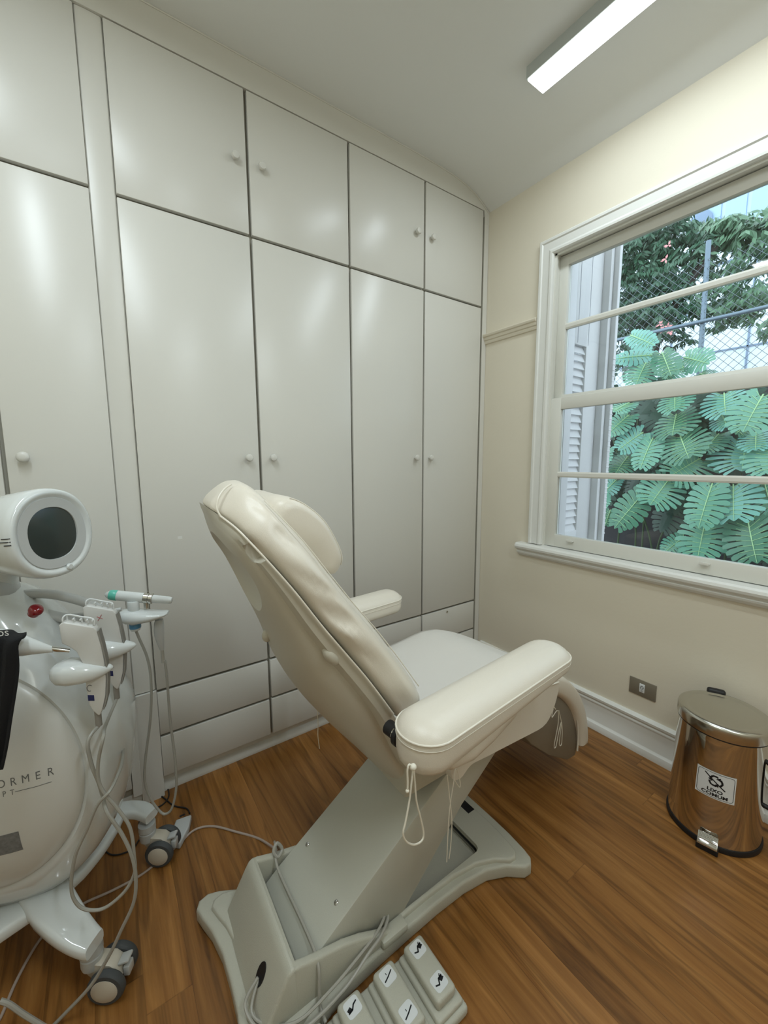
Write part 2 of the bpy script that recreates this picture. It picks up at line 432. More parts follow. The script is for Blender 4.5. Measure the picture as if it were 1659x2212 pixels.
# casing
b = B()
cp = [(0, 0), (-.020, 0), (-.026, .006), (-.026, .018), (-.020, .024), (-.018, .060), (-.022, .066), (-.026, .072), (-.024, .082), (-.014, .088), (0.0, .088)]
oy0, oy1, oz = -2.0, -.400, 2.725      # outer edges
def cas_pt(u, v, k):
    # k: 0 bottom left (y=oy1), 1 top left, 2 top right, 3 bottom right
    if k == 0: return V((u, oy1 - v, .985))
    if k == 1: return V((u, oy1 - v, oz - v))
    if k == 2: return V((u, oy0 + v, oz - v))
    return V((u, oy0 + v, .985))
loft(b, [[cas_pt(u, v, k) for u, v in cp] for k in range(4)])
obj('casing', b, M_trim, wn, smooth=True, angle=30)
# jamb lining in the wall thickness
b = B()
ji0, ji1, jz = oy0 + .088, oy1 - .088, oz - .088   # -1.912, -.488, 2.637
box(b, (0, ji1, .98), (.125, ji1 + .02, jz + .02)); box(b, (0, ji0 - .02, .98), (.125, ji0, jz + .02)); box(b, (0, ji0, jz), (.16, ji1, jz + .02))
box(b, (.0, ji1 - .012, .98), (.012, ji1, jz)); box(b, (.0, ji0, .98), (.012, ji0 + .012, jz))     # stop bead
box(b, (.0, ji0, jz - .010), (.010, ji1, jz))
obj('jamb', b, M_sash, wn, smooth=False)
# stool with its apron moulding, outside sill
b = B()
pr = [(.06, .98), (-.050, .98), (-.060, .972), (-.064, .960), (-.060, .948), (-.050, .940), (-.040, .938), (-.036, .930), (-.040, .924), (-.036, .914), (-.026, .908), (-.020, .900), (-.012, .896), (0.0, .894), (0, .94), (.06, .94)]
prism(b, pr, lambda u, v, w: (u, w, v), -2.07, -.335)
obj('sill', b, M_trim, wn, smooth=True, angle=25)
b = B(); prism(b, [(.06, .985), (.17, .965), (.17, .93), (.06, .93)], lambda u, v, w: (u, w, v), ji0, ji1); obj('outer_sill', b, M_sash, wn, smooth=False)
# sashes
def sash(xf, xb, y0, y1, z0, z1, sw, tw, bw, mz, name):
    fr = B()
    box(fr, (xf, y0, z0), (xb, y0 + sw, z1), bev=.003); box(fr, (xf, y1 - sw, z0), (xb, y1, z1), bev=.003)
    box(fr, (xf + .0005, y0 + sw - .002, z1 - tw), (xb - .0005, y1 - sw + .002, z1), bev=.003)
    box(fr, (xf + .0005, y0 + sw - .002, z0), (xb - .0005, y1 - sw + .002, z0 + bw), bev=.003)
    # glazing bead
    f = obj(name, fr, M_sash, wn)
    g = B(); zz = [z0 + bw, mz, z1 - tw]
    for a, c in zip(zz, zz[1:]):
        g = B(); box(g, ((xf + xb) / 2 + .004, y0 + sw - .004, a + .0), ((xf + xb) / 2 + .007, y1 - sw + .004, c)); obj('pane', g, M_glass, f, smooth=False)
    m = B(); pr = [(xf + .004, mz - .016), (xf, mz - .008), (xf, mz + .008), (xf + .004, mz + .016), (xb - .004, mz + .012), (xb, mz), (xb - .004, mz - .012)]
    prism(m, pr, lambda u, v, w: (u, w, v), y0 + sw - .003, y1 - sw + .003)
    obj('glazing_bar', m, M_sash, f, smooth=False)
    return f
sash(.048, .085, ji0, ji1, 1.800, jz - .004, .052, .055, .070, 2.248, 'upper_sash')
ls = sash(.010, .046, ji0 + .002, ji1 - .010, .984, 1.850, .062, .066, .072, 1.412, 'lower_sash')
for y in (-.665, -1.30):
    b = B(); box(b, (-.014, y - .018, 1.030), (.012, y + .018, 1.036), bev=.002); box(b, (-.016, y - .018, 1.030), (-.011, y + .018, 1.043), bev=.002)
    obj('sash_lift', b, M_sash, ls)

# ================= EXTERIOR SHUTTER =================
sh = thing('window_shutter', 'pale grey louvred wooden shutter folded open outside the left edge of the window', 'shutter', (.35, -.48, .93))
M_shut = mat('shutter_grey_paint', (200, 200, 203), .5, bump=.1, bscale=60)
def shutter_leaf(y, x0, x1, zb, zt, lx0, lx1, lz0, lz1):
    b = B(); t = .018
    box(b, (x0, y - t, zb), (lx0, y + t, zt), bev=.003); box(b, (lx1, y - t, zb), (x1, y + t, zt), bev=.003)
    box(b, (lx0 - .001, y - t, zb), (lx1 + .001, y + t, lz0), bev=.002); box(b, (lx0 - .001, y - t, lz1), (lx1 + .001, y + t, zt), bev=.002)
    fr = obj('shutter_frame', b, M_shut, sh)
    b = B(); n = int((lz1 - lz0) / .046)
    for i in range(n):
        z = lz0 + (i + .5) * (lz1 - lz0) / n
        box(b, (lx0, -.012, -.003), (lx1, .012, .003), M=Matrix.Translation((0, y, z)) @ Matrix.Rotation(math.radians(68), 4, 'X') @ Matrix.Scale(2.2, 4, (0, 1, 0)))
    obj('louvres', b, M_shut, sh, smooth=False)
shutter_leaf(-.482, .150, .50, .955, 2.90, .222, .352, 1.04, 2.19)
b = B()
for gx in (.250, .368): box(b, (gx - .002, -.5008, 2.20), (gx + .002, -.499, 2.89))
obj('board_joints', b, mat('joint_grey', (120, 124, 134), .7), sh, smooth=False)
b = B()
box(b, (.502, -.545, .91), (.536, -.44, 2.90), bev=.004); box(b, (.540, -.575, .90), (.572, -.44, 2.90), bev=.004)
for i in range(34): box(b, (.538, -.012, -.003), (.574, .012, .003), M=Matrix.Translation((0, -.566, 1.0 + i * .034)) @ Matrix.Rotation(math.radians(-40), 4, 'X'))
obj('folded_leaf', b, M_shut, sh, smooth=False)
b = B(); box(b, (.122, -.49, .90), (.149, -.44, 2.90), bev=.003); obj('hinge_post', b, M_shut, sh)

# ================= CEILING LIGHTS =================
M_fix = mat('light_housing', (190, 196, 194), .4)
def light(x, y0, y1, label, power):
    t = thing('ceiling_light', label, 'ceiling light', (x, (y0 + y1) / 2, 3.19), 'linear ceiling lights')
    b = B(); box(b, (x - .06, y0, 3.140), (x + .06, y1, 3.19), bev=.002); obj('housing', b, M_fix, t, smooth=False)
    b = B(); box(b, (x - .055, y0 + .005, 3.132), (x + .055, y1 - .005, 3.141), bev=.002); obj('diffuser', b, M_lamp, t, smooth=False)
    ld = bpy.data.lights.new('lamp_light', 'AREA'); ld.shape = 'RECTANGLE'; ld.size = .108; ld.size_y = y1 - y0 - .02; ld.energy = power; ld.color = LAMP_COLOR
    lo = bpy.data.objects.new('lamp_light', ld); COL.objects.link(lo); lo.location = (x, (y0 + y1) / 2, 3.128); lo.parent = None
    return t
light(-.47, -1.86, -.655, 'long glowing linear ceiling light above the window side of the room', LAMP_POWER)
light(-2.40, -1.92, -.70, 'second linear ceiling light above the treatment machine side, outside the frame', LAMP2_POWER)
light(-1.50, -3.30, -2.35, 'third linear ceiling light at the far end of the room behind the camera', LAMP3_POWER)

# ================= WALL SOCKET =================
t = thing('wall_socket', 'taupe wall plate with a single small white socket above the baseboard beside the bin', 'socket', (0, -1.095, .34))
b = B(); box(b, (-.006, -1.158, .298), (0, -1.034, .384), bev=.002); obj('cover_plate', b, M_outlet, t)
b = B(); box(b, (-.009, -1.107, .322), (-.005, -1.083, .366), bev=.001); s = obj('socket_module', b, M_label, t)
b = B()
tube(b, [(-.0095, -1.095 + .008 * math.cos(a), .348 + .010 * math.sin(a)) for a in [i * PI / 3 for i in range(6)]], .0008, 5, 1, closed=True)
for dy, dz in ((0, .353), (-.004, .346), (.004, .346)): lathe(b, [(.0018, 0), (.0018, .0008)], (-.009, -1.095 + dy, dz), (-1, 0, 0), 8)
box(b, (-.0095, -1.099, .329), (-.009, -1.092, .331))
obj('pin_holes', b, M_dark, s)

# ================= TREATMENT CHAIR =================
CY = -.885
ch = thing('treatment_chair', 'cream leather reclining treatment chair on a slanted grey lift column and flared base', 'treatment chair', (-1.5, CY, 0))
_O = V((-1.35, -.88, 0)); _A = math.radians(5)
def LW(x, y, z):      # local frame of the swivelled seat -> world
    return V((_O.x + x * math.cos(_A) - y * math.sin(_A), _O.y + x * math.sin(_A) + y * math.cos(_A), z))

# --- base plate
half = [(-1.50, .188), (-1.60, .190), (-1.72, .196), (-1.82, .212), (-1.90, .240), (-1.955, .272), (-1.99, .284), (-2.02, .276), (-2.032, .252), (-2.022, .215), (-2.005, .16), (-1.992, .08), (-1.990, 0)]
rhalf = [(-.972, 0), (-.972, .08), (-.974, .16), (-.982, .235), (-.990, .268), (-1.010, .284), (-1.040, .280), (-1.09, .240), (-1.16, .208), (-1.26, .192), (-1.38, .187)]
near = rhalf + half
outl = near + [(x, -y) for x, y in near[-2:0:-1]]
def base_fn(u, v, w): return V((u, CY - v, w))
b = B(); bevcaps(b, outl, base_fn, 0.0, .052, .010, 3)
ins = [((x + 1.5) * .925 - 1.5, y * .86) for x, y in outl]
bs = obj('base', b, M_base, ch)
b = B(); bevcaps(b, ins, base_fn, .030, .068, .009, 3); bt = obj('base_step', b, M_base, bs)
for q_ in (bs, bt):
    c = B(); box(c, (-1.75, CY - .150, .018), (-1.13, CY + .150, .2), bev=.02); boolean(q_, c)
# floor of the recess with vent slot
b = B(); box(b, (-1.055, CY - .02, .0675), (-1.02, CY + .09, .0695), bev=.001); obj('vent_slot', b, M_dark, bs)
# --- mechanism housing at the low end
b = B()
hfn = lambda u, v, w: V((u + .012 * (w - CY), w, v))
prism(b, [(-1.965, .050), (-1.895, .175), (-1.882, .196), (-1.868, .203), (-1.856, .199), (-1.852, .05)], hfn, CY - .182, CY + .182, bev=.010, seg=3)
hp = [(-1.868, .050), (-1.868, .201), (-1.852, .198), (-1.80, .180), (-1.72, .158), (-1.66, .132), (-1.60, .098), (-1.545, .072), (-1.50, .050)]
prism(b, hp, hfn, CY - .182, CY - .158, bev=.008, seg=3); prism(b, hp, hfn, CY + .158, CY + .182, bev=.008, seg=3)
hs = obj('mechanism_housing', b, M_base, ch)
b = B(); lathe(b, [(.0, 0), (.017, 0), (.017, .002)], (-1.926, CY - .085, .12), V((-.87, 0, .49)), 20)
for v in b.verts: v.co.z = .12 + (v.co.z - .12) * 1.7; v.co.x = -1.926 + (v.co.x + 1.926) * 1.7
obj('cable_hole', b, M_dark, hs)
b = B(); box(b, (-1.60, CY - .196, .05), (-1.505, CY - .155, .078), bev=.008); obj('rear_cover', b, M_base, hs)
# --- slanted lift column
b = B()
cp_ = [(-1.838, .075), (-1.838, .115), (-1.787, .153), (-1.334, .445), (-1.22, .52), (-1.05, .50), (-1.055, .43), (-1.233, .305), (-1.50, .055), (-1.62, .03), (-1.75, .03)]
prism(b, cp_, lambda u, v, w: V((u, w, v)), CY - .152, CY + .148, bev=.006, seg=2)
co = obj('lift_column', b, M_col, ch)
nrm = V((-.545, 0, .838)).normalized()
for x, y in ((-1.70, CY + .11), (-1.706, CY - .105)):
    z = .153 + (x + 1.787) * .292 / .453
    b = B(); lathe(b, [(.007, -.001), (.007, .002), (.005, .0035), (.002, .0035), (.002, .001)], (x, y, z), nrm, 14); obj('screw', b, M_chrome, co)
# --- seat
def seat_top(x):
    P = [(-.30, .70), (-.2, .715), (0, .722), (.2, .728), (.34, .735), (.42, .722), (.55, .668), (.68, .602), (.80, .52), (.885, .43), (.945, .31), (.985, .16)]
    for a, c_ in zip(P, P[1:]):
        if a[0] <= x <= c_[0]: return a[1] + (c_[1] - a[1]) * (x - a[0]) / (c_[0] - a[0])
    return P[-1][1]
def rr(yw, z0, z1, e=.28, n=40):
    """ring in the local yz plane: list of (y,z)"""
    out = []
    for j in range(n):
        t = 2 * PI * j / n; cs, sn = math.cos(t), math.sin(t)
        out.append((yw * math.copysign(abs(cs) ** e, cs), (z0 + z1) / 2 + (z1 - z0) / 2 * math.copysign(abs(sn) ** (e * 1.3), sn)))
    return out
b = B(); rings = []
S = [(-.15, .62, .03, .18), (-.145, .60, .0, .235), (-.12, .585, 0, .262), (-.06, .566, 0, .275), (.05, .548, 0, .28), (.18, .545, 0, .28), (.30, .540, 0, .28), (.40, .545, 0, .279), (.47, .56, 0, .276), (.515, .585, 0, .272), (.54, .61, .012, .255)]
for x, zb, dn, w in S:
    r = rr(w, zb, seat_top(x) - dn)
    rings.append([LW(x, y, z + (.004 * math.sin(9 * x + 14 * y) if z < .64 and y < 0 else 0)) for y, z in r])
loft(b, rings)
seat = obj('seat', b, M_leather, ch, angle=60)
# loose skirt of the seat cover on the near side
b = B()
sk = [(-.12, .69), (-.10, .60), (-.06, .575), (-.03, .592), (.0, .600), (.10, .588), (.20, .565), (.30, .548), (.38, .545), (.45, .560), (.50, .60), (.505, .672), (.40, .690), (.2, .702), (0, .702)]
prism(b, cat2(sk, 3), lambda u, v, w: LW(u, w - .006 * math.sin(20 * u) * (.7 - v) / .1, v), -.292, -.27)
obj('cover_skirt', b, M_leather, seat, angle=50)
b = B(); tube(b, [LW(x, -.293, z) for x, z in ((-.07, .655), (.0, .672), (.1, .683), (.25, .688), (.4, .684), (.5, .668))], .0028, 8); obj('piping', b, M_pipe, seat)
# white sheet spread over the seat
b = B(); rings = []
for i in range(30):
    x = -.20 + i * .0265
    z = seat_top(x) + .004
    rings.append([LW(x, -.268 + .536 * j / 24, z + .0028 * noise.noise(V((x * 9, j * .35, 0))) - .010 * (abs(j - 12) / 12) ** 8) for j in range(25)])
loft(b, rings, closed=False)
me_o = obj('seat_sheet', b, M_sheet, ch, angle=0)
md = me_o.modifiers.new('s', 'SOLIDIFY'); md.thickness = .002
me_o['label'] = 'white sheet'
# --- leg rest
b = B(); rings = []
T = cat2([(.40, .715), (.50, .690), (.60, .645), (.70, .592), (.79, .525), (.87, .44), (.93, .34), (.965, .24), (.975, .165), (.955, .125)], 3)
for i, (x, z) in enumerate(T):
    a = T[max(i - 1, 0)]; c_ = T[min(i + 1, len(T) - 1)]
    t = V((c_[0] - a[0], 0, c_[1] - a[1])).normalized(); nn = V((-t.z, 0, t.x)) * -1   # inward
    th = .098; w = .236
    if i > len(T) - 4: k = (i - (len(T) - 4)) / 3; th *= 1 - .35 * k; w *= 1 - .10 * k
    if x < .5: th = .05
    ring = []
    for j in range(36):
        q = 2 * PI * j / 36; cs, sn = math.cos(q), math.sin(q)
        y = w * math.copysign(abs(cs) ** .3, cs); d = th / 2 - th / 2 * math.copysign(abs(sn) ** .5, sn)
        ring.append(LW(x + nn.x * d, y, z + nn.z * d))
    rings.append(ring)
loft(b, rings); lr = obj('leg_rest', b, M_leather, ch, angle=60)
b = B()
prism(b, [(.46, .60), (.62, .575), (.74, .50), (.82, .42), (.88, .31), (.90, .18), (.875, .125), (.80, .140), (.62, .255), (.47, .380), (.425, .43), (.43, .52)], lambda u, v, w: LW(u, w, v), -.212, .212, bev=.008)
o = obj('leg_rest_shell', b, M_taupe, lr); o['label'] = 'taupe underside board'
b = B(); tube(b, [LW(x, -.222, z) for x, z in ((.565, .60), (.66, .545), (.755, .46), (.83, .36), (.865, .25), (.868, .16))], .004, 8); obj('hem', b, M_leather, lr)

# --- backrest cushion (S = seam against the shell, F = front seam, both with their half width)
_A2 = math.radians(-4)
def LB(x, y, z): return V((_O.x + x * math.cos(_A2) - y * math.sin(_A2), _O.y + x * math.sin(_A2) + y * math.cos(_A2), z))
Sl = [(-.628, 1.392), (-.606, 1.375), (-.585, 1.354), (-.567, 1.33), (-.53, 1.28), (-.482, 1.212), (-.425, 1.125), (-.373, 1.051), (-.311, .963), (-.241, .853), (-.213, .798)]
Fl = [(-.582, 1.438), (-.548, 1.438), (-.518, 1.413), (-.492, 1.377), (-.447, 1.318), (-.395, 1.24), (-.339, 1.161), (-.287, 1.093), (-.227, 1.008), (-.158, .905), (-.127, .841)]
Wl = [.060, .128, .180, .215, .24, .26, .27, .277, .28, .28, .28]
def cat1(P, k): return [p.x for p in cat([(a, 0, 0) for a in P], k)]
SS, FF, WW = cat2(Sl, 5), cat2(Fl, 5), cat1(Wl, 5)
NS = len(SS)
def sidefold(u, v):
    """soft leather folds on the side of the cushion"""
    out = 0
    for (uc, vc, su, sv, am, sl) in ((.20, .72, .05, .13, -.008, .9), (.36, .74, .035, .15, -.012, 1.3), (.44, .55, .04, .2, .007, 1.1), (.52, .60, .022, .25, -.007, 1.5), (.60, .45, .035, .20, -.016, .9), (.66, .38, .03, .15, .011, .8), (.74, .30, .028, .22, -.010, .9), (.80, .35, .04, .25, -.006, .5), (.90, .3, .03, .2, -.014, -.5), (.95, .22, .02, .2, .008, 0)):
        du = (u - uc) - sl * .12 * (v - vc); dv = v - vc
        out += am * math.exp(-(du / su) ** 2 - (dv / sv) ** 2)
    return out
b = B(); rings = []
for i in range(NS):
    s, f = SS[i], FF[i]; u = i / (NS - 1); w = WW[i]; sc = 1.0
    if i == 0: w, sc = .06, .45
    elif i == 1: sc = .78
    elif i == 2: sc = .95
    elif i > NS - 4: k = (i - (NS - 4)) / 3; w -= .02 * k; sc = 1 - .25 * k
    m = ((s[0] + f[0]) / 2, (s[1] + f[1]) / 2)
    s = (m[0] + (s[0] - m[0]) * sc, m[1] + (s[1] - m[1]) * sc); f = (m[0] + (f[0] - m[0]) * sc, m[1] + (f[1] - m[1]) * sc)
    d = V((f[0] - s[0], 0, f[1] - s[1])).normalized()
    ring = []
    for j in range(96):
        t = 2 * PI * j / 96; cs, sn = math.cos(t), math.sin(t)
        y = w * math.copysign(abs(cs) ** .22, cs); v = .5 + .5 * math.copysign(abs(sn) ** .5, sn)
        p = V((s[0] + (f[0] - s[0]) * v, 0, s[1] + (f[1] - s[1]) * v))
        if v > .95: p += d * .014 * (1 - (y / w) ** 2)
        if abs(y) > w * .9: y += math.copysign((sidefold(u, v) + .012 * math.sin(PI * v)) * min(1, i / 5), y)
        ring.append(LB(p.x, y, p.z))
    rings.append(ring)
loft(b, rings); br = obj('backrest', b, M_leather, ch, angle=70)
b = B()
tube(b, [LB(p[0], -w - .003, p[1]) for p, w in zip(Sl[1:-1], Wl[1:-1])], .0024, 8)
tube(b, [LB(p[0] - .002, -w - .001, p[1] - .002) for p, w in zip(Fl[2:-1], Wl[2:-1])], .0014, 6)
obj('piping', b, M_pipe, br)
b = B(); tube(b, [LB(-.606, -.130, 1.374), LB(-.612, -.122, 1.392), LB(-.606, -.112, 1.415), LB(-.590, -.098, 1.434), LB(-.572, -.085, 1.444)], .0024, 8); obj('end_piping', b, M_pipe, br)
# --- backrest shell: side wall down to a ridge, then a convex back
Rg = [((-.624, 1.372), .040), ((-.611, 1.353), .105), ((-.594, 1.335), .163), ((-.576, 1.313), .188), ((-.545, 1.268), .208), ((-.505, 1.201), .222), ((-.458, 1.118), .232), ((-.412, 1.045), .238), ((-.352, .957), .242), ((-.285, .855), .240), ((-.235, .755), .225), ((-.165, .62), .19), ((-.085, .52), .16)]
B0 = [(-.618, 1.354), (-.612, 1.325), (-.600, 1.290), (-.588, 1.262), (-.566, 1.218), (-.530, 1.135), (-.489, 1.035), (-.459, .943), (-.41, .845), (-.335, .735), (-.25, .625), (-.13, .47), (-.03, .38)]
Ssh = Sl[:1] + Sl[1:] + [(-.15, .72), (-.08, .66)]
Wsh = [w - .004 for w in Wl] + [.255, .22]
A1, R1, B1_, W1, WR = cat2(Ssh, 4), cat2([r[0] for r in Rg], 4), cat2(B0, 4), cat1(Wsh, 4), cat1([r[1] for r in Rg], 4)
b = B(); rings = []
for i in range(len(A1)):
    s, r, q, ws, wr_ = A1[i], R1[i], B1_[i], W1[i], WR[i]
    h = [(s[0], ws, s[1])]
    for k in (.35, .7): h.append((s[0] + (r[0] - s[0]) * k, ws + (wr_ - ws) * (k * .35), s[1] + (r[1] - s[1]) * k))
    for k in range(0, 13):
        a = PI / 2 * k / 12
        e = math.sin(a) ** 1.15; c_ = math.cos(a) ** .9 if k < 12 else 0
        h.append((r[0] + (q[0] - r[0]) * e, wr_ * c_, r[1] + (q[1] - r[1]) * e))
    rings.append([LB(*p) for p in h] + [LB(p[0], -p[1], p[2]) for p in h[-2::-1]])
loft(b, rings); sh_ = obj('backrest_shell', b, M_shell, ch, angle=50)
# hand grip opening in the back
gd = LB(-.515, 0, 1.10) - LB(-.600, 0, 1.29)
c = B(); ell(c, LB(-.578, -.02, 1.212), .120, .168, .056, basis(gd, (-1, 0, -.45)), 36, 18)
boolean(sh_, c)
c = B(); box(c, (-.024, -.03, -.012), (.024, .03, .016), bev=.006, M=Matrix.Translation(LB(-.556, -.222, 1.300)) @ Matrix.Rotation(math.radians(54), 4, 'Y')); boolean(sh_, c)
b = B(); ell(b, LB(-.395, -.250, 1.038), .030, .016, .020, basis(LB(.5, 0, -.7) - LB(0, 0, 0), (0, 1, 0))); obj('hinge_boss', b, M_shell, sh_)
b = B(); ell(b, LB(-.482, .0, 1.012), .014, .014, .018); obj('release_knob', b, M_shell, sh_)

# --- head pillow
b = B()
pp = [(x + .050, z - .012) for x, z in cat2([(-.560, 1.385), (-.540, 1.418), (-.505, 1.426), (-.462, 1.405), (-.415, 1.362), (-.382, 1.305), (-.366, 1.262), (-.372, 1.232), (-.392, 1.215), (-.425, 1.232), (-.470, 1.290), (-.520, 1.345)], 4)]
rings = []
cx_, cz_ = -.415, 1.313
for k, y in ((.70, -.176), (.88, -.170), (.96, -.155), (1.0, -.12), (.99, -.06), (.98, 0), (.99, .06), (1.0, .12), (.96, .155), (.88, .170), (.70, .176)):
    rings.append([LB(cx_ + (p[0] - cx_) * k, y, cz_ + (p[1] - cz_) * k) for p in pp])
loft(b, rings); pl = obj('head_pillow', b, M_leather, ch, angle=70)
b = B(); tube(b, [LB(cx_ + (p[0] - cx_) * .965, -.157, cz_ + (p[1] - cz_) * .965) for p in pp[8:28]], .0015, 6, 2); obj('piping', b, M_pipe, pl)

# --- armrests
def stadium(cx, cy, hx, hy, n=10):
    out = []
    r = hy
    for k in range(n + 1): a = -PI / 2 + PI * k / n; out.append((cx + hx - r + r * math.cos(a), cy + r * math.sin(a)))
    for k in range(n + 1): a = PI / 2 + PI * k / n; out.append((cx - hx + r + r * math.cos(a), cy + r * math.sin(a)))
    return out
def armrest(cx, cy, hx, hy, z, tilt, droop):
    b = B(); rings = []
    for ins_, dz in ((.030, -.078), (.012, -.074), (.003, -.062), (0, -.045), (.0005, -.02), (0, -.004), (.003, .004), (.010, .013), (.022, .022), (.038, .029), (.054, .032)):
        r = stadium(cx, cy, hx - ins_, hy - ins_)
        dz = dz * (.8 if dz < 0 else 1)
        rings.append([LW(x, y, z + dz * (1 + droop * (cx - x) * (dz < -.02)) + (x - cx) * tilt) for x, y in r])
    loft(b, rings); o = obj('armrest', b, M_leather, ch, angle=65)
    b = B(); r = stadium(cx, cy, hx, hy, 18)
    tube(b, [LW(x, y, z + (x - cx) * tilt) for x, y in r], .0024, 8, 1, closed=True)
    tube(b, [LW(x + (x - cx) * .0, y, z - .014 + (x - cx) * tilt) for x, y in stadium(cx, cy, hx + .0005, hy + .0005, 18)], .0009, 6, 1, closed=True)
    obj('piping', b, M_pipe, o)
    return o
an = armrest(-.025, -.370, .338, .073, .896, .0, 1.1)
af = armrest(.075, .375, .210, .068, .886, .0, .0)
# loose gather of the cover under the near arm
b = B(); rings = []
for k, (x, w, z0, z1) in enumerate(((-.27, .03, .79, .83), (-.24, .05, .765, .84), (-.17, .055, .752, .84), (-.08, .05, .758, .84), (.02, .045, .78, .84), (.06, .03, .80, .835))):
    rings.append([LW(x, -.365 + y, z) for y, z in rr(w, z0, z1, .7, 20)])
loft(b, rings); obj('arm_cover_underside', b, M_leather, an, angle=60)
for y0, y1, o_ in ((-.31, -.262, an), (.262, .31, af)):
    b = B(); lathe(b, [(.026, 0), (.026, .012), (.018, .016), (.018, .05)], LW(-.315 if y0 < 0 else -.06, y0 if y0 < 0 else y1, .842), (LW(0, 1, 0) - LW(0, 0, 0)) * (1 if y0 < 0 else -1), 24)
    obj('arm_pivot', b, M_dark, o_)
    b = B(); lathe(b, [(.017, -.004), (.017, .02)], LW(-.318 if y0 < 0 else -.063, y0 if y0 < 0 else y1, .842), (LW(0, 1, 0) - LW(0, 0, 0)) * (1 if y0 < 0 else -1), 16)
    obj('arm_axle', b, M_chrome, o_)
# under-seat frame between column and seat
b = B(); box(b, (-1.50, CY - .17, .48), (-1.05, CY + .17, .60), bev=.01); obj('seat_frame', b, M_base, ch)
# --- tie cords
def cord(P, r=.0021, name='tie_cord', parent=None):
    b = B(); tube(b, P, r, 6, 6); return obj(name, b, M_string, parent or ch)
k0 = LW(-.315, -.40, .795)
cord([(-1.6868, -1.3210, 0.8590), (-1.6918, -1.3215, 0.8250), (-1.6978, -1.3220, 0.7860), (-1.7088, -1.3230, 0.7430), (-1.7157, -1.3236, 0.7200), (-1.7058, -1.3227, 0.6940), (-1.6829, -1.3207, 0.6710), (-1.6599, -1.3187, 0.6650), (-1.6540, -1.3182, 0.6800), (-1.6629, -1.3189, 0.7200), (-1.6769, -1.3202, 0.7730), (-1.6819, -1.3206, 0.8200), (-1.6868, -1.3210, 0.8590)], parent=an)
cord([(-1.6868, -1.3210, 0.8580), (-1.6988, -1.3221, 0.8700), (-1.7038, -1.3225, 0.8590), (-1.7028, -1.3224, 0.8310), (-1.7038, -1.3225, 0.8120)], parent=an)
b = B(); ell(b, (-1.6914, -1.3265, 0.8640), .007, .007, .007); obj('cord_knot', b, M_string, an)
b = B(); ell(b, (-1.7038, -1.3225, 0.8120), .004, .004, .004); obj('cord_knot', b, M_string, an)
cord([(-1.4225, -1.1875, 0.6450), (-1.4314, -1.1883, 0.6000), (-1.4454, -1.1895, 0.5360), (-1.4514, -1.1900, 0.4670), (-1.4554, -1.1904, 0.3630)], .0014, parent=seat)
cord([(-1.4593, -1.1907, 0.6370), (-1.4484, -1.1898, 0.5660), (-1.4364, -1.1887, 0.4860), (-1.4384, -1.1889, 0.4140), (-1.4454, -1.1895, 0.3660)], .0014, parent=seat)
cord([(-1.4205, -1.1873, 0.6510), (-1.4294, -1.1881, 0.6130), (-1.4065, -1.1861, 0.5710), (-1.4026, -1.1857, 0.5830), (-1.4185, -1.1871, 0.6350)], .0014, parent=seat)
cord([(-0.7505, -1.0665, 0.4970), (-0.7584, -1.0672, 0.4640), (-0.7136, -1.0632, 0.4750), (-0.7007, -1.0621, 0.4180), (-0.7256, -1.0643, 0.3260), (-0.7096, -1.0629, 0.3130), (-0.6917, -1.0613, 0.3720), (-0.6718, -1.0596, 0.4050), (-0.6817, -1.0604, 0.3120), (-0.6608, -1.0586, 0.3020), (-0.6648, -1.0590, 0.3810), (-0.7017, -1.0622, 0.4700)], .0016, parent=lr)
cord([(-0.7674, -1.0679, 0.5620), (-0.7933, -1.0702, 0.5970), (-0.7794, -1.0690, 0.6120), (-0.7584, -1.0672, 0.5800), (-0.7674, -1.0679, 0.5620), (-0.7604, -1.0673, 0.5250), (-0.7305, -1.0647, 0.4880)], .0022, parent=lr)
cord([(-1.6175, -0.7026, 0.6350), (-1.6155, -0.7025, 0.5810), (-1.6175, -0.7026, 0.5290), (-1.6125, -0.7022, 0.4780)], .0014, parent=seat)
# --- cables of the chair
def cable(P, r, m, name, parent=None, k=6):
    b = B(); tube(b, P, r, 8, k); return obj(name, b, m, parent)
cable([(-1.7350, -0.6000, 0.0600), (-1.7750, -0.6600, 0.1650), (-1.7850, -0.7000, 0.1850), (-1.8000, -0.7450, 0.1780), (-1.8000, -0.8000, 0.1650), (-1.7970, -0.9500, 0.1650), (-1.8000, -1.0400, 0.1700), (-1.8050, -1.0750, 0.1550), (-1.8100, -1.0850, 0.0700), (-1.8100, -1.1200, 0.0550)][1:], .0042, M_lgrey, 'hand_control_cable', ch)
b = B(); tube(b, [(-1.770, -.722, .188), (-1.785, -.716, .214), (-1.800, -.724, .200), (-1.79, -.735, .182)], .0055, 8, 5, closed=True); obj('cable_loop', b, M_lgrey, ch)
cable([(-1.935, CY - .085, .118), (-1.975, CY - .10, .09), (-1.965, CY - .15, .075), (-1.93, CY - .195, .075), (-1.86, CY - .225, .075), (-1.74, CY - .215, .075), (-1.66, CY - .20, .095), (-1.60, CY - .185, .10), (-1.555, CY - .155, .095), (-1.54, CY - .12, .09)], .0045, M_lgrey, 'power_cable', ch)
cable([(-1.935, CY - .085, .112), (-1.965, CY - .12, .08), (-1.935, CY - .17, .078), (-1.87, CY - .205, .078), (-1.78, CY - .205, .09), (-1.70, CY - .195, .10), (-1.61, CY - .175, .105), (-1.56, CY - .145, .10), (-1.548, CY - .11, .09)], .0040, M_lgrey, 'pedal_cable', ch)
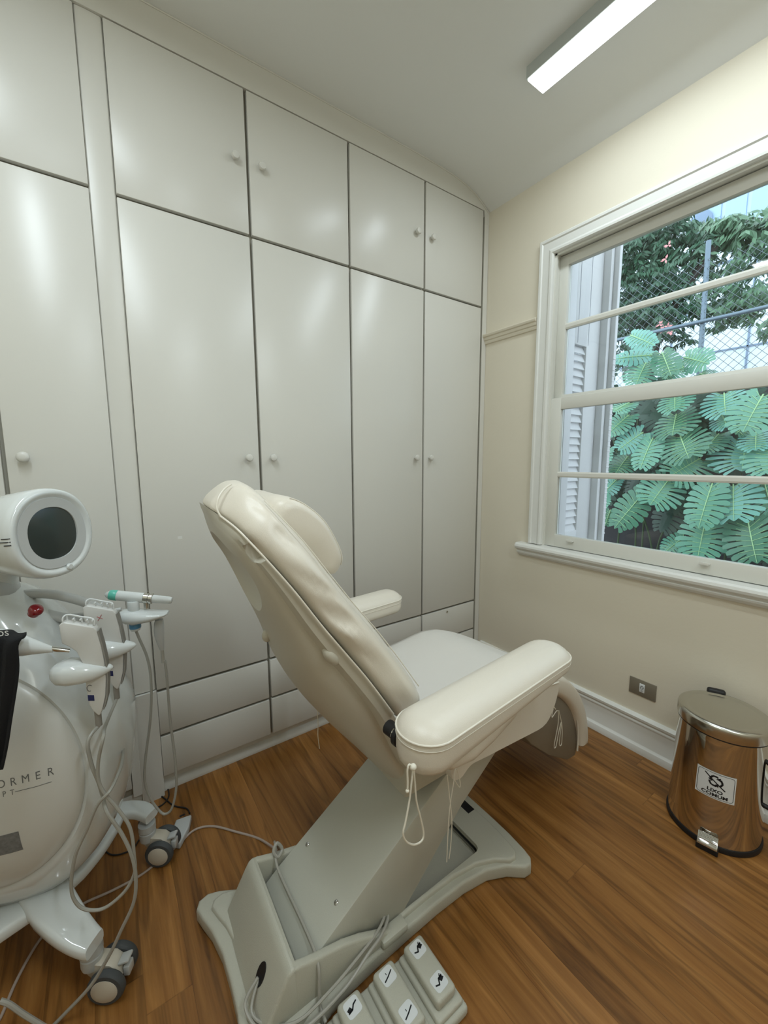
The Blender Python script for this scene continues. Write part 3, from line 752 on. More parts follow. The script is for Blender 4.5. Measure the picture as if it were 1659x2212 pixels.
# --- trailing floor cable from the chair
o = cable([(-1.7680, -0.6600, 0.1500), (-1.7450, -0.6000, 0.0600), (-1.7714, -0.4598, 0.0040), (-1.8385, -0.3752, 0.0040), (-1.9097, -0.2941, 0.0040), (-1.9755, -0.2683, 0.0040), (-2.0400, -0.3013, 0.0040), (-2.1153, -0.3339, 0.0040), (-2.1765, -0.3534, 0.0040), (-2.2605, -0.3565, 0.0040), (-2.3391, -0.3504, 0.0040), (-2.4003, -0.3640, 0.0040), (-2.4443, -0.3968, 0.0040), (-2.4724, -0.4460, 0.0040), (-2.4961, -0.5065, 0.0040), (-2.5154, -0.5762, 0.0040), (-2.5442, -0.6200, 0.0040)], .0042, mat('pinkish_grey_cable', (176, 160, 148), .45), 'floor_cable')
tag(o, 'long pinkish grey cable trailing across the wood floor from the chair past the casters', 'cable')

# ================= FOOT PEDALS =================
fp = thing('foot_pedal_unit', 'grey foot control with rocker pedals and white pictogram stickers beside the chair base', 'foot pedal', (-1.68, -1.2, 0))
b = B(); box(b, (-1.93, -1.300, 0), (-1.470, -1.105, .030), bev=.010, seg=3); obj('pedal_base', b, M_base, fp)
def picto(kind):
    """bed-position pictogram as strokes in a unit square (u right, v up)"""
    b = B()
    def stroke(P, w):
        for (x0, y0), (x1, y1) in zip(P, P[1:]):
            d = V((x1 - x0, y1 - y0, 0)); n = V((-d.y, d.x, 0)).normalized() * w / 2; d = d.normalized() * w * .25
            q = [V((x0, y0, 0)) - d + n, V((x0, y0, 0)) - d - n, V((x1, y1, 0)) + d - n, V((x1, y1, 0)) + d + n]
            b.faces.new([b.verts.new(p) for p in q])
    if kind == 0:
        stroke([(-.32, -.05), (-.1, -.16), (.08, .12), (.34, .16)], .09); stroke([(.14, -.02), (.30, .05)], .22); stroke([(.2, .2), (.28, .28)], .06)
    elif kind == 1:
        stroke([(-.34, -.18), (0, -.06), (.34, .10)], .08); stroke([(-.05, .08), (-.05, .2)], .04)
    else:
        stroke([(.32, .15), (.1, .08), (-.08, -.12), (-.34, -.16)], .09); stroke([(-.16, .0), (-.30, -.05)], .22)
    return b
for i, (xc, kind) in enumerate(((-1.524, 0), (-1.632, 1), (-1.745, 2), (-1.858, 0))):
    b = B(); box(b, (xc - .046, -1.288, .026), (xc + .046, -1.112, .046), bev=.008, seg=3)
    cr_ = obj('pedal_cradle', b, M_base, fp)
    b = B(); box(b, (xc - .034, -1.272, .046), (xc + .034, -1.118, .074), bev=.010, seg=3)
    for v in b.verts:
        if v.co.z > .06: v.co.z += .004 * abs(v.co.y + 1.195) / .07
    pd = obj('pedal', b, M_base, fp)
    for yc in (-1.147, -1.238):
        zt = .0785
        M_ = Matrix.Translation((xc, yc, zt)) @ Matrix.Rotation(math.radians(6), 4, 'Z')
        b = B(); r = [(.021 * math.copysign(abs(math.cos(t)) ** .4, math.cos(t)), .020 * math.copysign(abs(math.sin(t)) ** .4, math.sin(t))) for t in [2 * PI * j / 32 for j in range(32)]]
        prism(b, r, lambda u, v, w: M_ @ V((u, v, w)), -.003, .0004)
        st = obj('sticker', b, M_label, pd, smooth=False)
        b = picto(kind)
        for v in b.verts: v.co = M_ @ V((v.co.x * .044, v.co.y * .040, .0008))
        obj('pictogram', b, M_ink, st, smooth=False)

# ================= TREATMENT MACHINE =================
MQ = V((-2.205, -.49, 0)); MH = V((.9205, -.3907, 0)); MS = V((-.3907, -.9205, 0)); ZU = V((0, 0, 1))
def mw(h, s, z): return MQ + MH * h + MS * s + ZU * z
mc = thing('treatment_machine', 'glossy white rounded treatment machine on casters with a dark tilting screen, beside the wardrobe', 'treatment machine', tuple(mw(-.28, 0, 0)))
# body: teardrop shell
R_ = [(-.28, 1.165), (-.225, 1.150), (-.175, 1.100), (-.125, 1.030), (-.06, .930), (.0, .835), (.034, .760), (.045, .690), (.040, .600), (.012, .450), (-.055, .315), (-.150, .238), (-.28, .212)]
full = R_ + [(-.56 - h, z) for h, z in R_[-2:0:-1]]
full = [(p[0], p[1]) for p in cat([(a, c_, 0) for a, c_ in full], 4, True)]
def around(P, k, c=(-.28, .62), kz=None):
    kz = kz or k
    return [(c[0] + (h - c[0]) * k, c[1] + (z - c[1]) * kz) for h, z in P]
N_ = len(full)
def discpt(k, j, cz=.655, rh=.262, rz=.320):
    # keep the angular parametrisation of the outline
    h, z = full[j]; a = math.atan2((z - .62) / .45, (h + .28) / .32)
    return (-.28 + rh * k * math.cos(a), cz + rz * k * math.sin(a))
b = B(); rings = []
for s, k in ((-.185, .70), (-.165, .84), (-.12, .93), (-.05, .985), (0, 1.0), (.05, .985), (.095, .945)):
    rings.append([mw(h, s, z) for h, z in around(full, k)])
def mix(a, c_, t): return (a[0] + (c_[0] - a[0]) * t, a[1] + (c_[1] - a[1]) * t)
o1 = around(full, .945)
for s, t in ((.118, .35), (.136, .75), (.145, 1.0)):
    rings.append([mw(*(lambda q: (q[0], s, q[1]))(mix(o1[j], discpt(1.03, j), t))) for j in range(N_)])
rings.append([mw(discpt(1.0, j)[0], .140, discpt(1.0, j)[1]) for j in range(N_)])
loft(b, rings); body = obj('body', b, M_white, mc, angle=60)
b = B(); rings = []
for k, s in ((.992, .134), (.992, .142), (.975, .150), (.93, .160), (.82, .176), (.66, .190), (.48, .199), (.28, .205), (.08, .207)):
    rings.append([mw(discpt(k, j)[0], s, discpt(k, j)[1]) for j in range(N_)])
loft(b, rings); bvh = BVHTree.FromBMesh(b)
cov = obj('side_cover', b, mat('satin_white_plastic', (212, 212, 206), .25), mc, angle=60)
# raised print on the side cover
def stick(b, s0=.4, off=.0006, d=None, tree=None, dirn=None):
    tree = tree or bvh; dirn = dirn or -MS
    for v in b.verts:
        hit = tree.ray_cast(v.co, dirn)
        if hit[0] is not None: v.co = hit[0] - dirn * off
def on_cover(b, h, z, sc=1.0, rot=0):
    for v in b.verts:
        x, y = v.co.x * math.cos(rot) - v.co.y * math.sin(rot), v.co.x * math.sin(rot) + v.co.y * math.cos(rot)
        v.co = mw(h + x * sc, .4, z + y * sc)
    stick(b)
b = B()
for i, c_ in enumerate('ORMER'):
    t = text_bm(c_, .031, 0.0)
    for v in t.verts: v.co.x = v.co.x * .72 + (i - 4) * .0245
    merge(b, t)
on_cover(b, -.078, .690)
obj('lettering', b, M_sgrey, cov, smooth=False)
b = B()
for i, c_ in enumerate('PT'):
    t = text_bm(c_, .021, 0.0)
    for v in t.verts: v.co.x = v.co.x * .72 + i * .0165
    merge(b, t)
bmesh.ops.create_grid(b, x_segments=20, y_segments=1, size=.5, matrix=Matrix.Translation((.058, -.000, 0)) @ Matrix.Diagonal((.072, .0016, 1, 1)))
on_cover(b, -.172, .662)
obj('lettering', b, M_sgrey, cov, smooth=False)
b = B(); bmesh.ops.create_grid(b, x_segments=6, y_segments=6, size=.5, matrix=Matrix.Diagonal((.05, .062, 1, 1))); on_cover(b, -.182, .515); obj('rating_label', b, mat('grey_rating_label', (120, 122, 122), .5, var=.5, vscale=120), cov, smooth=False)
# neck cap and pivot below the screen
b = B(); ell(b, mw(-.275, .0, 1.13), .065, .08, .07); obj('neck_joint', b, M_greyp, mc)
b = B(); tube(b, [mw(-.26, 0, 1.12), mw(-.25, .0, 1.20), mw(-.22, .01, 1.26)], .045, 20); obj('neck', b, M_white, mc)
# emergency button
nb = (MH * .62 + MS * .35 + ZU * .70).normalized()
b = B(); lathe(b, [(.013, -.012), (.013, 0), (.0165, .002), (.0165, .009), (.013, .014), (.006, .016)], (-2.3500, -0.5425, 1.1050), nb, 24); obj('emergency_button', b, M_red, mc)
# tilting screen head
HN = (MS * .36 + MH * .93 + ZU * .05).normalized(); HU = (ZU - HN * HN.z).normalized(); HR = HU.cross(HN)
HC = V((-2.2895, -0.5791, 1.3150))
b = B(); rings = []
for d, a, e in ((-.225, .02, .9), (-.222, .05, .9), (-.205, .074, .9), (-.165, .092, .9), (-.11, .105, .94), (-.05, .113, .94), (-.015, .115, .94), (0.0, .112, .94), (.005, .105, .94), (.003, .098, .94), (-.002, .092, .93), (-.004, .086, .92)):
    rings.append(super_ring(HC + HN * d - HU * .0, HR, HU, a, a * 1.02, e, 48))
loft(b, rings); hd = obj('screen_head', b, M_white, mc, angle=60)
b = B()
loft(b, [super_ring(HC + HN * d, HR, HU, a, a * 1.02, .92, 48) for d, a in ((-.004, .0925), (.0005, .090), (-.001, .067), (-.009, .065), (-.0095, .064))], True, True); obj('bezel', b, M_greyp, hd, angle=30)
b = B(); loft(b, [super_ring(HC + HN * d, HR, HU, a, a * 1.03, .84, 48) for d, a in ((-.010, .0655), (-.004, .0655), (-.0025, .061))], True, True); obj('screen', b, M_screen, hd, angle=30)
b = B(); lathe(b, [(.009, 0), (.009, .003), (.006, .0055)], HC + HR * .024 - HU * .096 + HN * .003, HN, 20); obj('knob_button', b, M_white, hd)
# three engraved strokes on the head side
hb = bmesh.new(); hb.from_mesh(hd.data); place(hb, Matrix.Translation(V(WORLD_ORIGIN['screen_head']))); hbv = BVHTree.FromBMesh(hb); hb.free()
b = B()
sdv = (MS - HN * MS.dot(HN)).normalized()
for d0, d1, hh in ((-.016, .002, .008), (-.034, .002, .0), (-.012, .002, -.008)):
    q = []
    for k in range(6):
        hit = hbv.ray_cast(HC + HN * (d0 + (d1 - d0) * k / 5) + HU * hh + sdv * .3, -sdv)
        if hit[0] is not None: q.append(hit[0] + sdv * .0005)
    if len(q) > 2: tube(b, q, .0012, 6, 1)
obj('speaker_slots', b, M_ink, hd)
# handle ring behind the tools
b = B()
tube(b, [(-2.4227, -0.3759, 1.1110), (-2.3794, -0.3942, 1.1170), (-2.3261, -0.4169, 1.1120), (-2.2727, -0.4396, 1.0930), (-2.2239, -0.4603, 1.0660), (-2.1953, -0.4724, 1.0340), (-2.2046, -0.4685, 1.0080), (-2.2386, -0.4540, 1.0160), (-2.3104, -0.4235, 1.0400), (-2.3629, -0.4013, 1.0610), (-2.4107, -0.3809, 1.0710)], .0135, 12, 6, closed=True, flat=1.2); obj('handle_ring', b, M_greyp, mc)
# undercarriage: cross-bar and legs with casters
def slab(b, P, wid, thick, flat=True):
    """curved leg: list of (point, half width, height above)"""
    rings = []
    Q = cat([p for p in P], 5); n = len(Q)
    W_ = [w for w in wid]; H_ = [t for t in thick]
    for i, q in enumerate(Q):
        u = i / (n - 1) * (len(P) - 1); k = min(int(u), len(P) - 2); f = u - k
        w = W_[k] + (W_[k + 1] - W_[k]) * f; hh = H_[k] + (H_[k + 1] - H_[k]) * f
        a = Q[max(i - 1, 0)]; c_ = Q[min(i + 1, n - 1)]; t = (c_ - a); t.z = 0; t.normalize(); sd = V((-t.y, t.x, 0))
        rings.append(super_ring(q, sd, ZU, w, hh, .5, 24))
    loft(b, rings)
b = B(); slab(b, [(-2.2290, -0.2164, 0.1900), (-2.2786, -0.3314, 0.2000), (-2.3557, -0.4297, 0.2150), (-2.4403, -0.4746, 0.2150), (-2.5366, -0.5009, 0.2000), (-2.6325, -0.5203, 0.1700)], [.040, .045, .058, .058, .045, .04], [.018, .02, .022, .022, .022, .022]); obj('chassis_bar', b, M_white, mc)
def caster(cx, cy, rz, legpts, wid, th, nm='leg'):
    b = B(); slab(b, legpts, wid, th); lg = obj('leg', b, M_white, mc)
    ctr = V((cx, cy, 0)); M0 = Matrix.Translation(ctr) @ Matrix.Rotation(rz, 4, 'Z')
    # twin wheels: axle along local x, yoke offset behind the swivel (local y)
    b = B(); rings = []
    T_ = lambda p: M0 @ V(p)
    for k, (x, a, z0, z1) in enumerate(((-.021, .012, .045, .085), (-.017, .020, .038, .096), (0, .024, .035, .100), (.017, .020, .038, .096), (.021, .012, .045, .085))):
        rings.append([T_((x, y * 1.25, z)) for y, z in [(-.034, .050), (-.030, .078), (-.010, .100), (.022, .106), (.050, .118), (.074, .118), (.078, .100), (.060, .085), (.035, .060), (.0, .040)]])
        c0 = V((0, .01, .072))
        rings[-1] = [T_((x, (y * 1.1 - .01) * (.8 + a * 8) / 1 + .01, .075 + (z - .075) * (.75 + a * 10))) for y, z in [(-.034, .050), (-.030, .078), (-.010, .100), (.022, .106), (.045, .114), (.055, .110), (.058, .095), (.050, .075), (.035, .055), (.0, .040)]]
    loft(b, rings); cs = obj('caster', b, M_hub, mc, angle=60)
    b = B(); lathe(b, [(.026, .085), (.028, .095), (.028, .118), (.025, .120), (.025, .124), (.029, .126), (.029, .150)], T_((0, .048, 0)), (0, 0, 1), 24); obj('swivel', b, M_greyp, cs)
    for sx in (-1, 1):
        b = B(); lathe(b, [(.030, 0), (.044, .001), (.049, .006), (.0495, .017), (.045, .023), (.036, .024)], T_((sx * .022, -.005, .0495)), (M0.to_3x3() @ V((sx, 0, 0))), 32); wh = obj('wheel', b, M_tire, cs)
        b = B(); lathe(b, [(.036, .018), (.035, .025), (.026, .029), (.012, .031), (.0, .0315)], T_((sx * .022, -.005, .0495)), (M0.to_3x3() @ V((sx, 0, 0))), 28); obj('hub_cap', b, M_hub, wh)
    b = B(); box(b, (-.014, -.075, .050), (.016, -.045, .058), bev=.003, M=M0 @ Matrix.Translation((0, 0, .02)) @ Matrix.Rotation(math.radians(-18), 4, 'X')); box(b, (-.012, -.055, .045), (.014, -.038, .075), bev=.003, M=M0); obj('brake_lever', b, M_greyp, cs)
E1, E2 = V((-2.268, -.700, 0)), V((-2.104, -.340, 0))
caster(-2.262, -.668, math.radians(60), [(-2.4172, -0.4645, 0.2250), (-2.3835, -0.5472, 0.2220), (-2.3458, -0.6152, 0.2050), (-2.3119, -0.6592, 0.1850), (-2.2915, -0.6788, 0.1760)], [.055, .052, .044, .036, .030], [.024, .024, .022, .020, .019])
caster(-2.095, -.318, math.radians(60), [(-2.2649, -0.2363, 0.1950), (-2.2117, -0.2351, 0.1950), (-2.1571, -0.2597, 0.1880), (-2.1189, -0.3012, 0.1760)], [.036, .034, .031, .028], [.018, .018, .018, .017])
# two casters on the far side, out of the frame
caster(-2.74, -.48, math.radians(60), [mw(-.40, .05, .21), mw(-.46, .10, .20), V((-2.78, -.46, .162))], [.04, .036, .026], [.02, .02, .016])
caster(-2.60, -.12, math.radians(60), [mw(-.40, -.05, .21), mw(-.47, -.12, .20), V((-2.64, -.10, .162))], [.04, .036, .026], [.02, .02, .016])
# tool arm: cone, rod and two boat-shaped holders
arm_o = None
b = B()
c0 = V((-2.4194, -0.6597, 1.0880)); c1 = V((-2.3554, -0.6652, 1.0580)); c2 = V((-2.3071, -0.6639, 1.0350))
dd = c1 - c0
rings = []
for t, r in ((0, .026), (.3, .031), (.6, .032), (.85, .028), (1.1, .021), (1.4, .013), (1.6, .008)):
    rings.append(super_ring(c0 + dd * t * .98 + (c2 - c0 - dd) * max(0, t - 1) * .3, dd.normalized().cross(ZU).normalized(), ZU, r * .9, r, 1, 20))
loft(b, rings); arm_o = obj('tool_arm', b, M_white, mc)
b = B(); tube(b, [c2 - (c2 - c1).normalized() * .03, c2, V((-2.2783, -0.6653, 1.0220))], .0065, 12, 4); obj('arm_rod', b, M_chrome, arm_o)
b = B(); tube(b, [(-2.2897, -0.4106, 1.0360), (-2.2142, -0.4426, 1.0380), (-2.1581, -0.4665, 1.0440)]  , .006, 10, 4); obj('rear_arm_rod', b, M_greyp, mc)

# ---- holders (part of the machine) and handpieces (lifted out: things of their own)
def boat(c, L_, Wd, Hh, dirx, name='tool_holder', tilt=0.0):
    """pointed cup: blunt at the back, pointed towards dirx"""
    dx = V(dirx).normalized(); dy = ZU.cross(dx).normalized(); b = B(); rings = []
    for t, w, h0, h1 in ((-.5, .12, -.25, .15), (-.47, .5, -.55, .5), (-.38, .85, -.85, .8), (-.22, 1, -1, 1), (0, .95, -.95, .88), (.2, .75, -.78, .62), (.36, .5, -.5, .40), (.46, .28, -.22, .22), (.5, .10, -.05, .08)):
        rings.append([V(c) + dx * t * L_ + dy * y * 1.0 + ZU * (z + tilt * t * L_) for y, z in [(Wd / 2 * w * math.copysign(abs(math.cos(q)) ** .7, math.cos(q)), Hh / 2 * ((h1 + h0) / 2 + (h1 - h0) / 2 * math.copysign(abs(math.sin(q)) ** .7, math.sin(q)))) for q in [2 * PI * j / 24 for j in range(24)]]])
    loft(b, rings); return obj(name, b, M_white, mc, angle=60)
HP = {}
def handpiece(c, ux, label, mark):
    """flat pistol-shaped applicator; c = top left corner of the blade, ux = blade direction"""
    ux = V(ux).normalized(); uy = ZU.cross(ux).normalized()    # thickness
    base = V(c)
    KX = .84
    t = thing('applicator_handpiece', label, 'handpiece', tuple(base + ZU * -.26))
    def fn(u, v, w): return base + ux * u + ZU * (v) + uy * w
    fk = lambda u, v, w: fn(u * KX, v * 1.04, w)
    prof_ = [(0, -.006), (.012, 0), (.086, -.022), (.092, -.030), (.100, -.075), (.104, -.115), (.104, -.160), (.098, -.205), (.088, -.235), (.080, -.252), (.074, -.253), (.062, -.238), (.054, -.220), (.050, -.175), (.052, -.140), (.048, -.110), (.036, -.078), (.018, -.062), (.002, -.052)]
    b = B(); prof_ = [(u * .84, v * 1.04) for u, v in prof_]; prism(b, prof_, fn, -.012, .012, bev=.003, seg=3); bd = obj('housing', b, M_hp, t, angle=50)
    b = B(); prism(b, [(.092, -.034), (.1005, -.075), (.1055, -.115), (.1055, -.160), (.099, -.205), (.088, -.238), (.091, -.24), (.103, -.207), (.1095, -.160), (.1095, -.115), (.1045, -.074), (.097, -.032)], lambda u, v, w: fn(u * .84, v * 1.04, w), -.0115, .0115); obj('edge_trim', b, M_edge, t, smooth=False)
    b = B()   # open wire cage on the top edge
    tube(b, [fk(.010, .002, -.010), fk(.012, .012, -.008), fk(.022, .014, 0), fk(.050, .006, .0), fk(.082, -.004, 0), fk(.084, -.020, 0)], .0018, 6, 4)
    tube(b, [fk(.014, -.002, .010), fk(.016, .010, .008), fk(.024, .010, .006), fk(.052, .001, .006), fk(.080, -.008, .006), fk(.082, -.020, .006)], .0018, 6, 4)
    for k in (.034, .052, .068, .082): tube(b, [fk(k, -.014, .006), fk(k, .010 - k * .2, .003), fk(k, .010 - k * .2, -.008)], .0022, 6, 1)
    obj('rib_cage', b, M_label, t)
    b = B(); prism(b, [(.053, -.208), (.053, -.193), (.069, -.196), (.069, -.211)], fk, -.0125, .0125); obj('mark', b, M_navy, t, smooth=False)
    b = B(); tube(b, [fk(.070, -.245, 0), fk(.070, -.262, 0), fk(.070, -.285, 0)], .0078, 12, 3); obj('strain_relief', b, M_relief, t)
    HP[label] = fk
    return t, fk
cA = V((-2.2904, -0.6656, 1.1040)); cB = V((-2.2469, -0.5374, 1.0990))
hx = (MH * 1.0 - MS * .16)
tA, fA = handpiece(cA, hx, 'nearer flat white applicator handpiece standing in the pointed holder of the machine', 0)
tB, fB = handpiece(cB, hx, 'flat white applicator handpiece with a small red cross, behind the nearer one', 1)
b = B()   # thumb arc printed on the nearer handle
tube(b, [fA(.060 + .007 * math.cos(a), -.176 + .008 * math.sin(a), -.0123) for a in [math.radians(40 + 25 * i) for i in range(11)]], .0009, 5, 1); obj('printed_arc', b, M_sgrey, tA)
b = B()
for p in (((.040, -.046), (.052, -.030)), ((.038, -.034), (.054, -.042))):
    tube(b, [fB(p[0][0], p[0][1], -.0123), fB(p[1][0], p[1][1], -.0123)], .0008, 5, 1)
obj('red_cross', b, mat('red_ink', (170, 60, 70), .5), tB)
# which side faces the camera: +w is along ZU x ux
boat(fA(.042, -.132, .0), .134, .078, .060, hx, tilt=-.08)
boat(fB(.066, -.132, .0), .128, .080, .058, hx, tilt=-.05)
# rear tray with two round probes
rc = V((-2.1029, -0.4030, 0.9960))
b = B(); rings = []
for t_, w, z0, z1 in ((-.058, .010, -.012, .006), (-.052, .026, -.024, .012), (-.035, .036, -.031, .015), (-.01, .038, -.031, .014), (.025, .034, -.022, .011), (.050, .030, -.010, .010), (.064, .026, -.002, .010), (.070, .016, .002, .009)):
    rings.append([rc + MH * t_ * 1.15 + MS * y + ZU * (z - t_ * .12) for y, z in rr(w, z0, z1, .7, 24)])
loft(b, rings); tray = obj('tool_tray', b, M_white, mc, angle=60)
p0 = rc + MH * (-.022) + ZU * .012
pv = thing('probe', 'upright round white probe with a blue ring standing in the rear tray', 'probe', tuple(p0 - ZU * .065))
b = B(); lathe(b, [(.013, -.066), (.016, -.060), (.0165, .004), (.0175, .008), (.0175, .030), (.016, .034)], p0, (0, 0, 1), 28); obj('barrel', b, M_white, pv)
b = B(); lathe(b, [(.0165, -.058), (.0173, -.056), (.0173, -.045), (.0165, -.043)], p0, (0, 0, 1), 28, cap=False); obj('ring', b, M_blue, pv)
b = B(); lathe(b, [(.003, .030), (.003, .045)], p0, (0, 0, 1), 10); obj('pin', b, M_dgrey, pv)
g0, g1 = V((-2.1956, -0.3528, 1.0680)), V((-2.0143, -0.4297, 1.0320))
ga = (g1 - g0); GL = ga.length
gp = thing('probe', 'white cylindrical laser probe with a teal band lying across the rear tray', 'probe', tuple((g0 + g1) / 2 - ZU * .02))
b = B(); lathe(b, [(.006, 0), (.010, .004), (.0155, .014), (.0165, .022), (.0165, GL * .57)], g0, ga, 28); obj('barrel', b, M_white, gp)
b = B(); lathe(b, [(.0150, .012), (.0170, .018), (.0172, .034), (.0166, .035)], g0, ga, 28, cap=False); obj('band', b, M_teal, gp)
b = B(); lathe(b, [(.013, GL * .57), (.017, GL * .575), (.017, GL * .64), (.015, GL * .645), (.015, GL * .66), (.0185, GL * .665), (.0185, GL * .70), (.014, GL * .71)], g0, ga, 28); tube(b, [g0 + ga * .60 - ZU * .01, g0 + ga * .60 - ZU * .035], .008, 12, 1); tube(b, [g0 + ga * .64 + ZU * .015, g0 + ga * .64 + ZU * .024], .003, 8, 1); obj('clamp', b, M_steel2, gp)
b = B(); lathe(b, [(.0125, GL * .70), (.0135, GL * .72), (.0120, GL * .96), (.0122, GL * .965), (.010, GL * 1.0), (.004, GL * 1.01)], g0, ga, 28); obj('grip', b, M_white, gp)
# hanging grip at the end of the tray
t0 = V((-2.0550, -0.4233, 0.9720)); t1 = V((-2.0532, -0.4241, 0.8640))
hg = thing('applicator_handpiece', 'slim tapering white handpiece hanging from the right end of the rear tray', 'handpiece', tuple(t1))
b = B(); rings = []
for k, w in ((0, .014), (.1, .017), (.3, .018), (.5, .017), (.75, .013), (.95, .009), (1.0, .007)):
    rings.append(super_ring(t0 + (t1 - t0) * k - MH * .004 * math.sin(PI * k), MH, MS, w * .85, w * .75, .75, 24))
loft(b, rings); obj('housing', b, M_greyp, hg, angle=60)
b = B(); tube(b, [t1 + ZU * .004, t1 - ZU * .02, t1 - ZU * .045], .0055, 10, 3); obj('strain_relief', b, M_lgrey, hg)
# cables of the tools
LG = mat('tool_cable_grey', (158, 156, 147), .4)
def ct(o, l): return tag(o, l, 'cable')
cable([fA(.070, -.285, 0)] + [(-2.2578, -0.7066, 0.7900), (-2.2560, -0.7074, 0.7250), (-2.2449, -0.7120, 0.6700), (-2.2394, -0.7144, 0.6290)] + [(-2.2317, -0.7448, 0.6010), (-2.2068, -0.7554, 0.5350), (-2.1884, -0.7632, 0.4620), (-2.1847, -0.7648, 0.3910), (-2.1949, -0.7605, 0.3220), (-2.2280, -0.7464, 0.2460), (-2.2602, -0.7327, 0.1760), (-2.3072, -0.7128, 0.0960), (-2.3688, -0.6866, 0.0290), (-2.4121, -0.6682, -0.0140)], .0045, LG, 'tool_cable', mc)
cable([fB(.070, -.285, 0)] + [(-2.2215, -0.6568, 0.7850)] + [(-2.2242, -0.7426, 0.8080), (-2.2408, -0.7355, 0.7370), (-2.2408, -0.7355, 0.6720), (-2.2086, -0.7492, 0.6010), (-2.1865, -0.7586, 0.5390), (-2.1837, -0.7598, 0.4560), (-2.1865, -0.7586, 0.4070), (-2.2113, -0.7480, 0.3570), (-2.2564, -0.7289, 0.3200), (-2.2914, -0.7140, 0.3220), (-2.3153, -0.7039, 0.3460), (-2.3245, -0.7000, 0.3980), (-2.3089, -0.7066, 0.4870), (-2.2804, -0.7187, 0.5540), (-2.2518, -0.7308, 0.6210), (-2.2233, -0.7430, 0.6550)] + [(-2.2065, -0.6958, 0.6530)] + [(-2.1916, -0.6043, 0.6330)] + [(-2.1847, -0.4986, 0.6320)], .0042, LG, 'tool_cable', mc)
cable([p0 - ZU * .064] + [(-2.1158, -0.3975, 0.9140), (-2.0974, -0.4053, 0.8430), (-2.0918, -0.4077, 0.7590), (-2.1020, -0.4034, 0.6250), (-2.1268, -0.3928, 0.4720), (-2.1342, -0.3897, 0.3850), (-2.1222, -0.3948, 0.3200), (-2.0983, -0.4049, 0.2650), (-2.0808, -0.4124, 0.2500), (-2.0605, -0.4210, 0.2700), (-2.0431, -0.4284, 0.3480), (-2.0403, -0.4295, 0.4560), (-2.0458, -0.4272, 0.5980), (-2.0458, -0.4272, 0.7360), (-2.0477, -0.4264, 0.8170)] + [t1 - ZU * .04], .0042, LG, 'tool_cable', mc)
cable([(-2.4925, -0.6504, 0.1360), (-2.4750, -0.6578, 0.1190), (-2.4511, -0.6680, 0.0810), (-2.4170, -0.6824, 0.0320), (-2.3821, -0.6973, -0.0190)], .006, M_lgrey, 'mains_cable', mc)
# black cloth draped over the machine's near tool arm
b = B(); rings = []
def clothpt(px): return px
cl = [[(-2.4505, -0.6411, 1.1230), (-2.4174, -0.6551, 1.1150), (-2.3843, -0.6692, 1.1050), (-2.3539, -0.6821, 1.0970)], [(-2.4421, -0.6827, 1.1240), (-2.4108, -0.6959, 1.1150), (-2.3832, -0.7077, 1.1070), (-2.3538, -0.7202, 1.1000)], [(-2.4415, -0.6992, 1.1050), (-2.4139, -0.7109, 1.0970), (-2.3881, -0.7219, 1.0920), (-2.3651, -0.7316, 1.0830)], [(-2.4471, -0.6969, 1.0460), (-2.4204, -0.7082, 1.0370), (-2.3964, -0.7184, 1.0290), (-2.3743, -0.7277, 1.0200)], [(-2.4563, -0.6930, 0.9590), (-2.4287, -0.7047, 0.9490), (-2.4093, -0.7129, 0.9400), (-2.3918, -0.7203, 0.9320)], [(-2.4655, -0.6890, 0.8690), (-2.4415, -0.6992, 0.8650), (-2.4240, -0.7066, 0.8560), (-2.4084, -0.7133, 0.8480)], [(-2.4746, -0.6798, 0.7920), (-2.4552, -0.6880, 0.7850), (-2.4387, -0.6950, 0.7810), (-2.4230, -0.7016, 0.7880)]]
rows_ = [cat(r, 6) for r in cl]
cols_ = [cat([r[j] for r in rows_], 5) for j in range(len(rows_[0]))]
front = [[p + MS * .006 * math.sin(j * .9 + i * .12) for i, p in enumerate(c_)] for j, c_ in enumerate(cols_)]
R0 = loft(b, front, closed=False)
o = obj('black_cloth_bag', b, M_cloth); md = o.modifiers.new('s', 'SOLIDIFY'); md.thickness = .006
tag(o, 'black cloth bag hanging over the tool arm at the left edge', 'bag')
b = text_bm('os', .020, .0)
bb = B(); bb.from_mesh(o.data); place(bb, Matrix.Translation(V(WORLD_ORIGIN['black_cloth_bag']))); tv = BVHTree.FromBMesh(bb); bb.free()
q0 = V((-2.3433, -0.9745, 1.1990))
for v in b.verts: v.co = q0 + (MH * v.co.x + ZU * v.co.y) * 1.0
for v in b.verts:
    hit = tv.ray_cast(v.co, -MS)
    if hit[0] is not None: v.co = hit[0] + MS * .004
obj('lettering', b, M_label, o, smooth=False)
